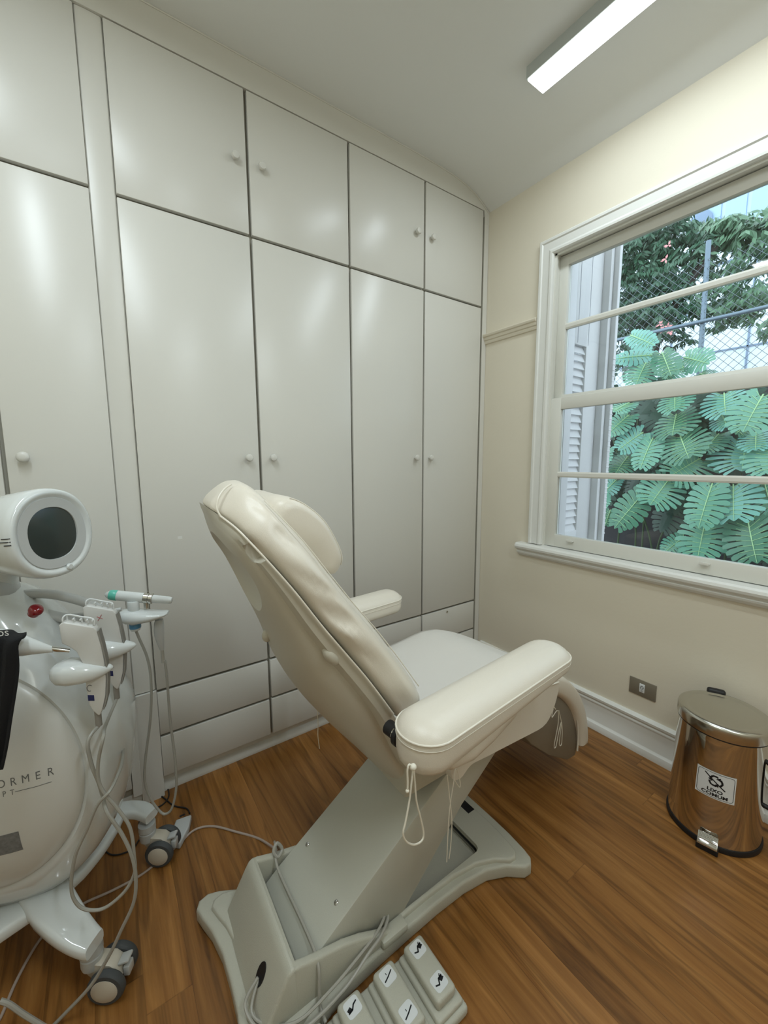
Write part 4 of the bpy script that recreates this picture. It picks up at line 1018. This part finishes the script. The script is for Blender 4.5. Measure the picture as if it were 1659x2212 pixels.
# remote pedal on the floor behind the rear caster, with its black cable
rp = thing('foot_switch', 'flat pale grey foot switch lying on the floor behind the rear caster', 'foot switch', (-2.01, -.22, 0))
b = B(); prism(b, [(-2.0322, -0.1976), (-1.9739, -0.2064), (-1.9941, -0.2638), (-2.0369, -0.3241), (-2.0741, -0.2885)], lambda u, v, w: V((u, v, w)), 0, .028, bev=.006, seg=3); obj('casing', b, M_greyp, rp)
b = B(); box(b, (-2.018, -.196, .0275), (-1.998, -.188, .0292)); obj('print', b, M_dark, rp, smooth=False)
o = cable([(-1.9765, -0.1713, 0.0040), (-1.9850, -0.1340, 0.0040), (-2.0273, -0.0867, 0.0040), (-2.0598, -0.0097, 0.0040), (-2.0952, 0.0372, 0.0040), (-2.1301, 0.0097, 0.0040), (-2.1435, -0.0046, 0.0040), (-2.1117, 0.0582, 0.0040), (-2.0693, 0.0734, 0.0040), (-2.0383, 0.0450, 0.0040), (-2.0393, -0.0241, 0.0040), (-2.0777, -0.0569, 0.0040), (-2.1378, -0.0433, 0.0040), (-2.1609, -0.1296, 0.0040), (-2.1339, -0.1615, 0.0040), (-2.1651, -0.1891, 0.0040), (-2.1903, -0.2186, 0.0040), (-2.2426, -0.2089, 0.0040), (-2.2744, -0.1661, 0.0040), (-2.2964, -0.0744, 0.0040)], .0028, M_dark, 'switch_cable')
tag(o, 'thin black cable looping over the floor between the rear caster and the wardrobe plinth', 'cable')

# ================= PEDAL BIN =================
BC = V((-.205, -1.468, 0))
bn = thing('pedal_bin', 'mirror-finish steel pedal bin with a LIXO COMUM recycling sticker beside the window wall', 'bin', tuple(BC))
def brad(z): return .152 + (.143 - .152) * (z / .46)
b = B(); lathe(b, [(brad(.02), .018)] + [(brad(z), z) for z in [.02 + .02 * i for i in range(22)]] + [(.1425, .452)], BC, n=72)
bbv = BVHTree.FromBMesh(b)
bbody = obj('bin_body', b, M_steel, bn, angle=60)
b = B(); lathe(b, [(.150, 0), (.156, .002), (.157, .016), (.154, .022), (.150, .022)], BC, n=64); obj('base_ring', b, M_dark, bn)
b = B(); lathe(b, [(.144, .452), (.1485, .453), (.1495, .458), (.1495, .490), (.147, .497), (.140, .501), (.125, .5025), (.118, .4995), (.112, .5005), (.08, .503), (.03, .505), (.0, .505)], BC, n=72); lid = obj('lid', b, M_steel2, bn, angle=50)
b = B(); lathe(b, [(.1445, .447), (.1475, .448), (.1475, .4535), (.1445, .454)], BC, n=64); obj('seal', b, M_dark, lid)
def bp_(ang, r, z): return BC + V((math.cos(ang) * r, math.sin(ang) * r, z))
FA = math.radians(191)      # the pedal's side
fd = V((math.cos(FA), math.sin(FA), 0)); fs_ = V((-math.sin(FA), math.cos(FA), 0))
MB_ = Matrix((( fs_.x, fd.x, 0, BC.x), (fs_.y, fd.y, 0, BC.y), (0, 0, 1, 0), (0, 0, 0, 1)))
b = B(); prism(b, [(.150, .040), (.158, .062), (.186, .038), (.190, .028), (.182, .024), (.150, .024)], lambda u, v, w: MB_ @ V((w, u, v)), -.031, .031, bev=.002)
for k in range(6): box(b, (-.028, .160 + k * .0035, .0595 - k * .003), (.028, .1615 + k * .0035, .062 - k * .003), M=MB_)
pdl = obj('pedal', b, M_chrome, bn)
b = B(); box(b, (-.034, .13, .0), (.034, .182, .022), bev=.003, M=MB_); obj('pedal_block', b, M_dark, pdl)
HA = math.radians(25)
fd2 = V((math.cos(HA), math.sin(HA), 0)); fs2 = V((-math.sin(HA), math.cos(HA), 0))
MH2 = Matrix(((fs2.x, fd2.x, 0, BC.x), (fs2.y, fd2.y, 0, BC.y), (0, 0, 1, 0), (0, 0, 0, 1)))
b = B(); box(b, (-.032, .138, .455), (.032, .166, .512), bev=.010, seg=3, M=MH2); obj('hinge', b, M_dark, bn)
# added black bar standing in for a vertical reflection at the right edge
SA = math.radians(272)
d3 = V((math.cos(SA), math.sin(SA), 0)); s3 = V((-math.sin(SA), math.cos(SA), 0))
b = B(); tube(b, [bp_(SA, .143, .36), bp_(SA, .170, .355), bp_(SA, .176, .30), bp_(SA, .176, .24), bp_(SA, .170, .19), bp_(SA, .146, .185)], .009, 10, 5); obj('reflection_bar', b, M_dark, bn)
# sticker, wrapped on the body
TA = math.radians(192.5)
td = V((math.cos(TA), math.sin(TA), 0)); ts = V((-math.sin(TA), math.cos(TA), 0))
def wrap(b, off, zc=.262):
    for v in b.verts:
        ang = TA + v.co.x / .147; z = zc + v.co.y
        v.co = BC + V((math.cos(ang), math.sin(ang), 0)) * (brad(z) + off) + ZU * z
def grid(b, w, h, nx=24, ny=4, c=(0, 0), rot=0.0):
    M_ = Matrix.Translation((c[0], c[1], 0)) @ Matrix.Rotation(rot, 4, 'Z') @ Matrix.Diagonal((w, h, 1, 1))
    bmesh.ops.create_grid(b, x_segments=nx, y_segments=ny, size=.5, matrix=M_)
b = B(); grid(b, .120, .108); wrap(b, .0008); stk = obj('sticker', b, M_label, bbody, smooth=True)
def strip(b, P, w, closed=False):
    """flat ribbon along 2d points"""
    n = len(P); L_, R2 = [], []
    for i in range(n):
        a = P[(i - 1) % n] if closed else P[max(i - 1, 0)]; c_ = P[(i + 1) % n] if closed else P[min(i + 1, n - 1)]
        d = V((c_[0] - a[0], c_[1] - a[1], 0)).normalized(); nn = V((-d.y, d.x, 0)) * w / 2
        L_.append(b.verts.new(V((P[i][0], P[i][1], 0)) + nn)); R2.append(b.verts.new(V((P[i][0], P[i][1], 0)) - nn))
    for i in range(n if closed else n - 1): b.faces.new((L_[i], L_[(i + 1) % n], R2[(i + 1) % n], R2[i]))
b = B(); P = []
for cx, cy, a0 in ((.046, .040, 0), (-.046, .040, 90), (-.046, -.040, 180), (.046, -.040, 270)):
    for k in range(7): a = math.radians(a0 + 15 * k); P.append((cx + .009 * math.cos(a), cy + .009 * math.sin(a)))
PP = []
for i in range(len(P)):
    a, c_ = P[i], P[(i + 1) % len(P)]; m = max(1, int(math.hypot(a[0] - c_[0], a[1] - c_[1]) / .004))
    PP += [(a[0] + (c_[0] - a[0]) * k / m, a[1] + (c_[1] - a[1]) * k / m) for k in range(m)]
strip(b, PP, .0014, True); wrap(b, .0014); obj('border', b, M_ink, stk, smooth=False)
b = B()
for k in range(3):                     # three chasing arrows
    a0 = math.radians(90 + 120 * k); c0_ = (0, .018)
    def rp_(x, y): x *= 1.15; y *= 1.08; return (c0_[0] + x * math.cos(a0 - PI / 2) - y * math.sin(a0 - PI / 2), c0_[1] + x * math.sin(a0 - PI / 2) + y * math.cos(a0 - PI / 2))
    strip(b, [rp_(-.0155, .006), rp_(-.010, .0145), rp_(-.006, .018), rp_(.002, .018), rp_(.0055, .015)], .0066)
    t = [rp_(.0005, .0095), rp_(.0120, .0175), rp_(.0135, .0045)]
    b.faces.new([b.verts.new(V((p[0], p[1], 0))) for p in t])
strip(b, [(-.034 + .064 * k / 10, .042 - .052 * k / 10) for k in range(11)], .0042)
bmesh.ops.triangulate(b, faces=b.faces)
wrap(b, .0014); obj('recycling_mark', b, M_ink, stk, smooth=False)
b = B()
for s, y in (('LIXO', -.0215), ('COMUM', -.0385)):
    t = text_bm(s, .0178, 0.0, .0006)
    for v in t.verts: v.co = V((v.co.x * 1.18, v.co.y + y, 0))
    merge(b, t)
wrap(b, .0014); obj('lettering', b, M_ink, stk, smooth=False)

# ================= OUTSIDE =================
b = B(); box(b, (.25, -6, -.3), (9.5, 9, -.2)); struct('ground', b, mat('garden_soil', (58, 54, 48), .9, bump=1, bscale=20))
M_gw = mat('mossy_render', (62, 62, 66), .9, bump=.8, bscale=12, var=.4, vscale=3)
b = B(); box(b, (3.05, -4, -.3), (3.3, 6, 2.25)); o = struct('wall_garden', b, M_gw)
M_leaf = mat('monstera_leaf', (90, 144, 122), .30, var=.22, vscale=3)
M_leaf2 = mat('monstera_leaf_old', (66, 116, 92), .30, var=.2, vscale=3)
M_leaf3 = mat('monstera_leaf_blue', (100, 156, 144), .30, var=.2, vscale=3)
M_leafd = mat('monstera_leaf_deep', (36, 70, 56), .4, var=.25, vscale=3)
M_vein = mat('leaf_vein', (150, 190, 138), .5)
M_stem = mat('plant_stem', (62, 84, 52), .6)
def leaf_bm(base, tip, width, nrm, seed, b, cup=.12, vein=True):
    """split monstera leaf: finger lobes off a midrib; material 0 blade, 1 vein"""
    rnd = random.Random(seed)
    base, tip = V(base), V(tip); ax = tip - base; L_ = ax.length; ax.normalize(); nrm = V(nrm); nrm = (nrm - ax * nrm.dot(ax)).normalized(); sd = nrm.cross(ax)
    W2 = width / 2
    def pt(u, v):     # u along midrib -0.18..1, v sideways -1..1 (signed, in half widths)
        drop = -cup * L_ * (u - .3) ** 2 * .9 - .10 * W2 * abs(v) ** 1.6
        return base + ax * (u * L_) + sd * (v * W2) + nrm * (drop + .02 * L_)
    nl = 10
    for s in (-1, 1):
        # solid blade near the midrib
        U = [-.02 + 1.0 * k / 10 for k in range(11)]
        inner = [.32 * math.sin(PI * min(1, (u + .10) / 1.12)) ** .5 if u < .98 else 0.02 for u in U]
        a = [b.verts.new(pt(u, 0)) for u in U]; c_ = [b.verts.new(pt(u, s * w)) for u, w in zip(U, inner)]
        for k in range(10): b.faces.new((a[k], a[k + 1], c_[k + 1], c_[k]))
        for k in range(nl):
            f = k / (nl - 1)
            u0 = -.01 + .90 * f; du = .92 / nl * .5 * (.84 if f < .85 else .66)
            ang = -1.05 + 1.75 * f + rnd.uniform(-.04, .04)         # sweep of the lobe: back at the base, forward at the tip
            ln = (1.0 if f < .6 else 1 - (f - .6) * 1.35) * (.88 + .12 * math.sin(f * PI)) * rnd.uniform(.95, 1.04) * .84
            v0 = .18
            cs, sn = math.cos(ang), math.sin(ang)
            P0, P1_ = [], []
            for q in range(6):
                t = q / 5; r = ln * t
                uu = u0 + (sn * r * W2 + .16 * r * r * W2) / L_ * .95; vv = v0 * (1 - t * .0) + cs * r + (.0)
                wd = du * (1.0 + .85 * t ** 1.3 if t < .85 else (1.0 + .85 * t ** 1.3) * (1.0 - .45 * (t - .85) / .15))
                # widen across the lobe direction
                P0.append(pt(uu - wd * cs, s * (vv + wd * sn * L_ / W2))); P1_.append(pt(uu + wd * cs, s * (vv - wd * sn * L_ / W2)))
            A = [b.verts.new(p) for p in P0]; C_ = [b.verts.new(p) for p in P1_]
            for q in range(5): b.faces.new((A[q], A[q + 1], C_[q + 1], C_[q]))
    if vein:
        n0 = len(b.faces)
        tube(b, [pt(u, 0) + nrm * .004 for u in (-.06, .2, .5, .8, .97)], lambda t: .006 * (1 - t * .8), 6, 2)
        for s in (-1, 1):
            for k in range(8):
                f = (k + .5) / 8.6; ang = -1.0 + 1.45 * f
                tube(b, [pt(f * .9, 0) + nrm * .003, pt(f * .9 + math.sin(ang) * .45 * W2 / L_, s * .5 * math.cos(ang)) + nrm * .003], .002, 4, 1)
        b.faces.ensure_lookup_table()
        for f in b.faces[n0:]: f.material_index = 1
GX = 2.5500
mp = thing('monstera_plant', 'large monstera plant with split blue-green leaves covering the garden wall outside the window', 'plant', (2.7, -.1, -.2))
LEAVES = [((2.4500, -0.2074, 2.1289), (2.4500, -0.2713, 1.9507), 72.1750), ((2.4500, -0.5771, 2.0860), (2.4500, -0.6462, 1.8851), 89.4970), ((2.4500, -0.8860, 2.0120), (2.4500, -0.8205, 1.7166), 86.6100), ((2.4500, -0.2285, 1.9230), (2.4500, -0.2662, 1.7218), 95.2710), ((2.4500, 0.2055, 1.9554), (2.4500, 0.3308, 1.7662), 60.6270), ((2.4500, 0.0677, 1.7660), (2.4500, 0.2284, 1.5904), 63.5140), ((2.4500, -0.0629, 1.6918), (2.4500, -0.0289, 1.3867), 69.2880), ((2.4500, -0.3175, 1.7065), (2.4500, -0.4520, 1.5009), 101.0450), ((2.4500, -0.4525, 1.4946), (2.4500, -0.2785, 1.3320), 115.4800), ((2.4500, -0.7707, 1.6155), (2.4500, -0.8034, 1.3883), 121.2540), ((2.4500, -0.5576, 1.7192), (2.4500, -0.5095, 1.5623), 60.6270), ((2.4500, 0.2236, 1.5189), (2.4500, 0.2678, 1.3451), 69.2880), ((2.4500, 0.3770, 1.5936), (2.4500, 0.3851, 1.3795), 46.1920), ((2.4500, -0.5719, 1.9096), (2.4500, -0.6692, 1.7779), 57.7400), ((2.4500, -0.2248, 1.2772), (2.4500, -0.1409, 1.0350), 98.1580), ((2.4500, -0.0339, 1.1376), (2.4500, 0.1658, 0.7582), 77.9490), ((2.4500, -0.6053, 1.2494), (2.4500, -0.5802, 0.8649), 77.9490), ((2.4500, -0.7456, 1.2503), (2.4500, -0.8120, 0.9561), 98.1580), ((2.4500, -0.5665, 0.9077), (2.4500, -0.5778, 0.5689), 95.2710), ((2.4500, -0.8851, 0.9530), (2.4500, -1.0055, 0.6239), 101.0450), ((2.4500, -0.3816, 0.7185), (2.4500, -0.2718, 0.5637), 54.8530), ((2.4500, 0.3189, 1.2554), (2.4500, 0.3960, 1.0866), 49.0790), ((2.4500, 0.3684, 1.1186), (2.4500, 0.2996, 0.9589), 37.5310), ((2.4500, 0.3697, 0.9067), (2.4500, 0.3447, 0.7494), 40.4180), ((2.4500, -0.9283, 1.2711), (2.4500, -1.0321, 1.0507), 77.9490), ((2.4500, -0.8558, 1.7147), (2.4500, -0.9030, 1.5662), 57.7400), ((2.4500, 0.1804, 2.0773), (2.4500, 0.2550, 1.9879), 57.7400), ((2.4500, -0.7940, 1.8207), (2.4500, -0.7308, 1.7100), 46.1920), ((2.4500, -0.9668, 1.6092), (2.4500, -1.0212, 1.3649), 86.6100), ((2.4500, 0.0731, 2.5612), (2.4500, 0.3763, 2.5687), 54.8530), ((2.4500, 0.0791, 2.4707), (2.4500, 0.0886, 2.2470), 77.9490), ((2.4500, -0.0977, 2.5258), (2.4500, -0.2525, 2.2716), 57.7400), ((2.4500, -0.2595, 2.4678), (2.4500, -0.5072, 2.3477), 63.5140), ((2.4500, 0.1880, 2.7576), (2.4500, -0.1057, 2.5745), 49.0790), ((2.4500, -0.2671, 2.3680), (2.4500, -0.1518, 2.2626), 51.9660), ((2.4500, -0.3897, 2.2976), (2.4500, -0.5286, 2.2034), 43.3050)]
random.seed(5)
for i, (a, t, w) in enumerate(LEAVES):
    a, t = V(a), V(t); pm = 3.83 / 874.3
    off = random.uniform(-.10, .10)
    a.x += off + .06; t.x += off - .10
    b = B(); leaf_bm(a, t, w * pm, V((-1, random.uniform(-.35, .15), random.uniform(.35, .7))), i, b)
    obj('leaf', b, [(M_leaf, M_leaf2, M_leaf, M_leaf3)[(i * 7) % 4], M_vein], mp, smooth=True, angle=50)
# deeper foliage and stems behind the front leaves
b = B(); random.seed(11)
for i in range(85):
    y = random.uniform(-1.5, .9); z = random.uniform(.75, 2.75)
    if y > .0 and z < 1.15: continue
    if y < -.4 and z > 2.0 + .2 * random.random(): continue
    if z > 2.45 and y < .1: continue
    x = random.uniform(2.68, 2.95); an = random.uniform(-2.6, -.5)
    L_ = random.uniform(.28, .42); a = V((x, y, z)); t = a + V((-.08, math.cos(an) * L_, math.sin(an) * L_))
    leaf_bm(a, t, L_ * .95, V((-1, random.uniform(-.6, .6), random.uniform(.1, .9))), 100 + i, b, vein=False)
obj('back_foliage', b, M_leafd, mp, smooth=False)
b = B()
for i in range(16):
    y = -1.3 + i * .13 + random.uniform(-.05, .05)
    tube(b, [(2.9, y, -.2), (2.86, y + random.uniform(-.1, .1), .5), (2.8, y + random.uniform(-.2, .2), 1.2), (2.75, y + random.uniform(-.3, .3), random.uniform(1.6, 2.2))], .010, 6, 5)
obj('stems', b, M_stem, mp)
# chain-link fence on the wall
fe = thing('chain_link_fence', 'chain link fence with a top pipe standing on the garden wall behind the monstera', 'fence', (3.2, 0, 2.25))
M_wire = mat('galvanised_wire', (104, 116, 122), .5, .4)
M_pipe2 = mat('galvanised_pipe', (112, 128, 142), .4, .5)
FX = 3.2
b = B()
def wire(y0, z0, y1, z1, r=.0022): tube(b, [(FX, y0, z0), (FX, y1, z1)], r, 4, 1)
zb, zt_ = 2.2, 3.58; st = .085
k = -2.2
while k < 3.2:
    wire(k, zb, k + (zt_ - zb), zt_); wire(k, zb, k - (zt_ - zb), zt_); k += st
obj('wire_mesh', b, M_wire, fe, smooth=False)
b = B(); tube(b, [(3.1800, 1.1976, 2.9567), (3.1800, 0.7665, 2.9576), (3.1800, -0.0932, 2.9449), (3.1800, -0.6819, 2.9411), (3.1800, -1.1046, 2.9466)], .020, 10, 2); obj('top_pipe', b, M_pipe2, fe)
pA, pB = [(3.2200, -0.1423, 3.7582), (3.2200, -0.1666, 2.6391)]
for yy in (0, -1.7, 1.9):
    b = B(); tube(b, [(pA[0], pA[1] + yy, pA[2] - (0 if yy == 0 else .1)), (pB[0], pB[1] + yy, 2.2)], .024, 10, 1); obj('post', b, M_pipe2, fe)
# tree beyond the fence
M_tl = mat('tree_leaf', (52, 88, 66), .4, var=.3, vscale=6)
M_tl2 = mat('tree_leaf_pale', (92, 126, 98), .4, var=.25, vscale=6)
M_bark = mat('bark', (52, 46, 44), .9, bump=.8, bscale=30)
def blob_leaves(b, c, r, n, rnd, L0=.16):
    """sprays of narrow drooping leaves, clumped so that gaps stay between them"""
    for i in range(max(1, n // 11)):
        d = V((rnd.gauss(0, 1), rnd.gauss(0, 1), rnd.gauss(0, 1))).normalized() * (rnd.random() ** .4)
        q = V(c) + V((d.x * r[0], d.y * r[1], d.z * r[2]))
        ax = V((rnd.uniform(-.7, .3), rnd.uniform(-1, 1), rnd.uniform(-.5, .35))).normalized(); sp = L0 * rnd.uniform(1.0, 1.7)
        for k in range(11):
            p = q + ax * sp * (k / 10.0 - .5)
            sgn = 1 if k % 2 else -1; side = ax.cross(V((0, 0, 1))).normalized() * sgn
            t = (side * rnd.uniform(.4, .9) + ax * rnd.uniform(.2, .7) + V((0, 0, rnd.uniform(-1.3, -.35)))).normalized()
            sd = t.cross(V((rnd.uniform(-1, -.4), rnd.uniform(-.3, .3), rnd.uniform(-.1, .7)))).normalized()
            L_ = L0 * rnd.uniform(.7, 1.15); w = L_ * .14
            b.faces.new([b.verts.new(p), b.verts.new(p + t * L_ * .4 + sd * w), b.verts.new(p + t * L_), b.verts.new(p + t * L_ * .45 - sd * w)])
def tree(name, label, root, trunk, blobs, m, L0):
    t = thing(name, label, 'tree', root)
    rnd = random.Random(len(blobs) * 7 + int(root[0] * 10))
    b = B()
    for P, r in trunk: tube(b, P, r, 8, 5)
    obj('trunk', b, M_bark, t)
    b = B()
    for c, r, n in blobs: blob_leaves(b, c, r, n, rnd, L0)
    obj('foliage', b, m, t, smooth=False)
    return t
dark_tree = tree('garden_tree', 'dark green leafy tree behind the fence at the left of the view', (4.3, .9, -.2),
     [([(4.3, .9, -.2), (4.25, .85, 2.0), (4.3, .75, 3.2), (4.5, .8, 4.6)], .09), ([(4.28, .8, 2.9), (4.2, .5, 3.5), (4.2, .1, 4.1)], .045), ([(4.3, .8, 3.0), (4.3, 1.3, 3.8)], .04)],
     [((4.2000, 1.1576, 4.1389), (0.4200, 0.4200, 0.4200), 1125), ((4.2000, 0.8756, 4.3949), (0.4200, 0.4000, 0.3600), 1000), ((4.2000, 1.1509, 3.5710), (0.4200, 0.3800, 0.3600), 875), ((4.2000, 0.6600, 4.4785), (0.4200, 0.3600, 0.2600), 750), ((4.2000, 0.7201, 3.8077), (0.4200, 0.4000, 0.4000), 1000), ((4.2000, 0.4937, 4.0167), (0.4200, 0.3600, 0.3600), 750), ((4.2000, 0.8609, 3.3674), (0.4200, 0.3600, 0.2800), 625), ((4.2000, 0.4806, 3.4995), (0.4200, 0.3400, 0.2800), 525), ((4.2000, 1.0785, 4.7770), (0.4200, 0.4000, 0.3000), 625), ((4.2000, 1.1815, 3.0628), (0.4200, 0.3000, 0.2000), 300), ((4.2000, 0.5058, 3.1275), (0.4200, 0.2600, 0.1800), 200)], M_tl, .12)
tree('garden_tree', 'paler narrow-leaved tree arching over the right part of the view', (4.9, -1.3, -.2),
     [([(4.9, -1.3, -.2), (4.9, -1.2, 2.4), (4.7, -.9, 3.6), (4.6, -.2, 4.3), (4.5, .3, 4.4)], .07), ([(4.8, -1.1, 3.0), (4.7, -1.0, 4.2), (4.6, -.8, 4.8)], .05)],
     [((4.5000, 0.2943, 4.4103), (0.3500, 0.2800, 0.1200), 240), ((4.5000, 0.0786, 4.3717), (0.3500, 0.3000, 0.1200), 272), ((4.5000, -0.1699, 4.2892), (0.3500, 0.3000, 0.1300), 304), ((4.5000, -0.4251, 4.1523), (0.3500, 0.4000, 0.2000), 288), ((4.5000, 0.1321, 4.1781), (0.3500, 0.3200, 0.2000), 264), ((4.5000, -0.1153, 3.9202), (0.3500, 0.2800, 0.2000), 208), ((4.5000, -0.3029, 3.9517), (0.3500, 0.2200, 0.2200), 128), ((4.5000, 0.3038, 3.9092), (0.3500, 0.2600, 0.2000), 176), ((4.5000, -0.0515, 3.6210), (0.3500, 0.3000, 0.1600), 184), ((4.5000, 0.1748, 3.5262), (0.3500, 0.3200, 0.1600), 208), ((4.5000, -0.1616, 3.3699), (0.3500, 0.3400, 0.1600), 208), ((4.5000, -0.3489, 3.4190), (0.3500, 0.3000, 0.2000), 208), ((4.5000, 0.0579, 3.2666), (0.3500, 0.2800, 0.1000), 96), ((4.5000, -0.3126, 3.1130), (0.3500, 0.2400, 0.0800), 72)], M_tl2, .145)
# coral bromeliad-like flowers seen through the leaves
random.seed(3)
b = B()
for x, y, z in [(3.7000, 0.4126, 3.0949), (3.7000, 0.3637, 3.1153), (3.7000, 0.4540, 3.1716), (3.7000, 0.3292, 3.0522), (3.7000, 0.4436, 3.9242), (3.7000, 0.3104, 2.4654), (3.7000, 0.3361, 2.6754), (3.7000, 0.4251, 4.0748)]:
    for k in range(6):
        a = random.uniform(0, 2 * PI); d = V((random.uniform(-.3, .3), math.cos(a), math.sin(a))) * random.uniform(.03, .06); p = V((x, y, z)); s = d.cross(V((1, 0, 0))).normalized() * .012
        b.faces.new([b.verts.new(p), b.verts.new(p + d * .5 + s), b.verts.new(p + d), b.verts.new(p + d * .5 - s)])
o = obj('blossoms', b, mat('coral_petal', (222, 150, 152), .5), dark_tree, smooth=False); o['label'] = 'coral pink blossoms'
# neighbouring building
bd = thing('neighbouring_building', 'pale blue-white apartment building with vertical blue panels far behind the trees', 'building', (9.0, 0, -.2))
M_bw = mat('pale_facade', (214, 228, 240), .7, var=.05, vscale=1)
M_bb = mat('blue_panel', (160, 188, 222), .5)
M_bd = mat('facade_line', (120, 140, 165), .6)
b = B(); box(b, (9.0, -6, -.3), (9.6, 9.5, 11)); obj('wall', b, M_bw, bd, smooth=False)
y0 = 1.5779
for k in range(5):
    b = B(); yy = y0 - k * .42; box(b, (8.94, yy, 6.1), (9.0, yy + .34, 11)); obj('panel', b, M_bb, bd, smooth=False)
b = B(); zc = 3.7905
for z in (zc, zc + .9, 2.4, 5.6): box(b, (8.97, -6, z), (9.0, 9.5, z + .03))
for y in (.1, .9, 1.7, 2.3): box(b, (8.97, y, -.3), (9.0, y + .03, 5.6))
obj('facade_joints', b, M_bd, bd, smooth=False)
b = B(); lathe(b, [(.22, 0), (.22, .10), (.16, .12), (.05, .12), (.0, .12)], (9.0000, 1.9221, 6.5959), (-1, 0, 0), 28); obj('vent', b, M_bd, bd)
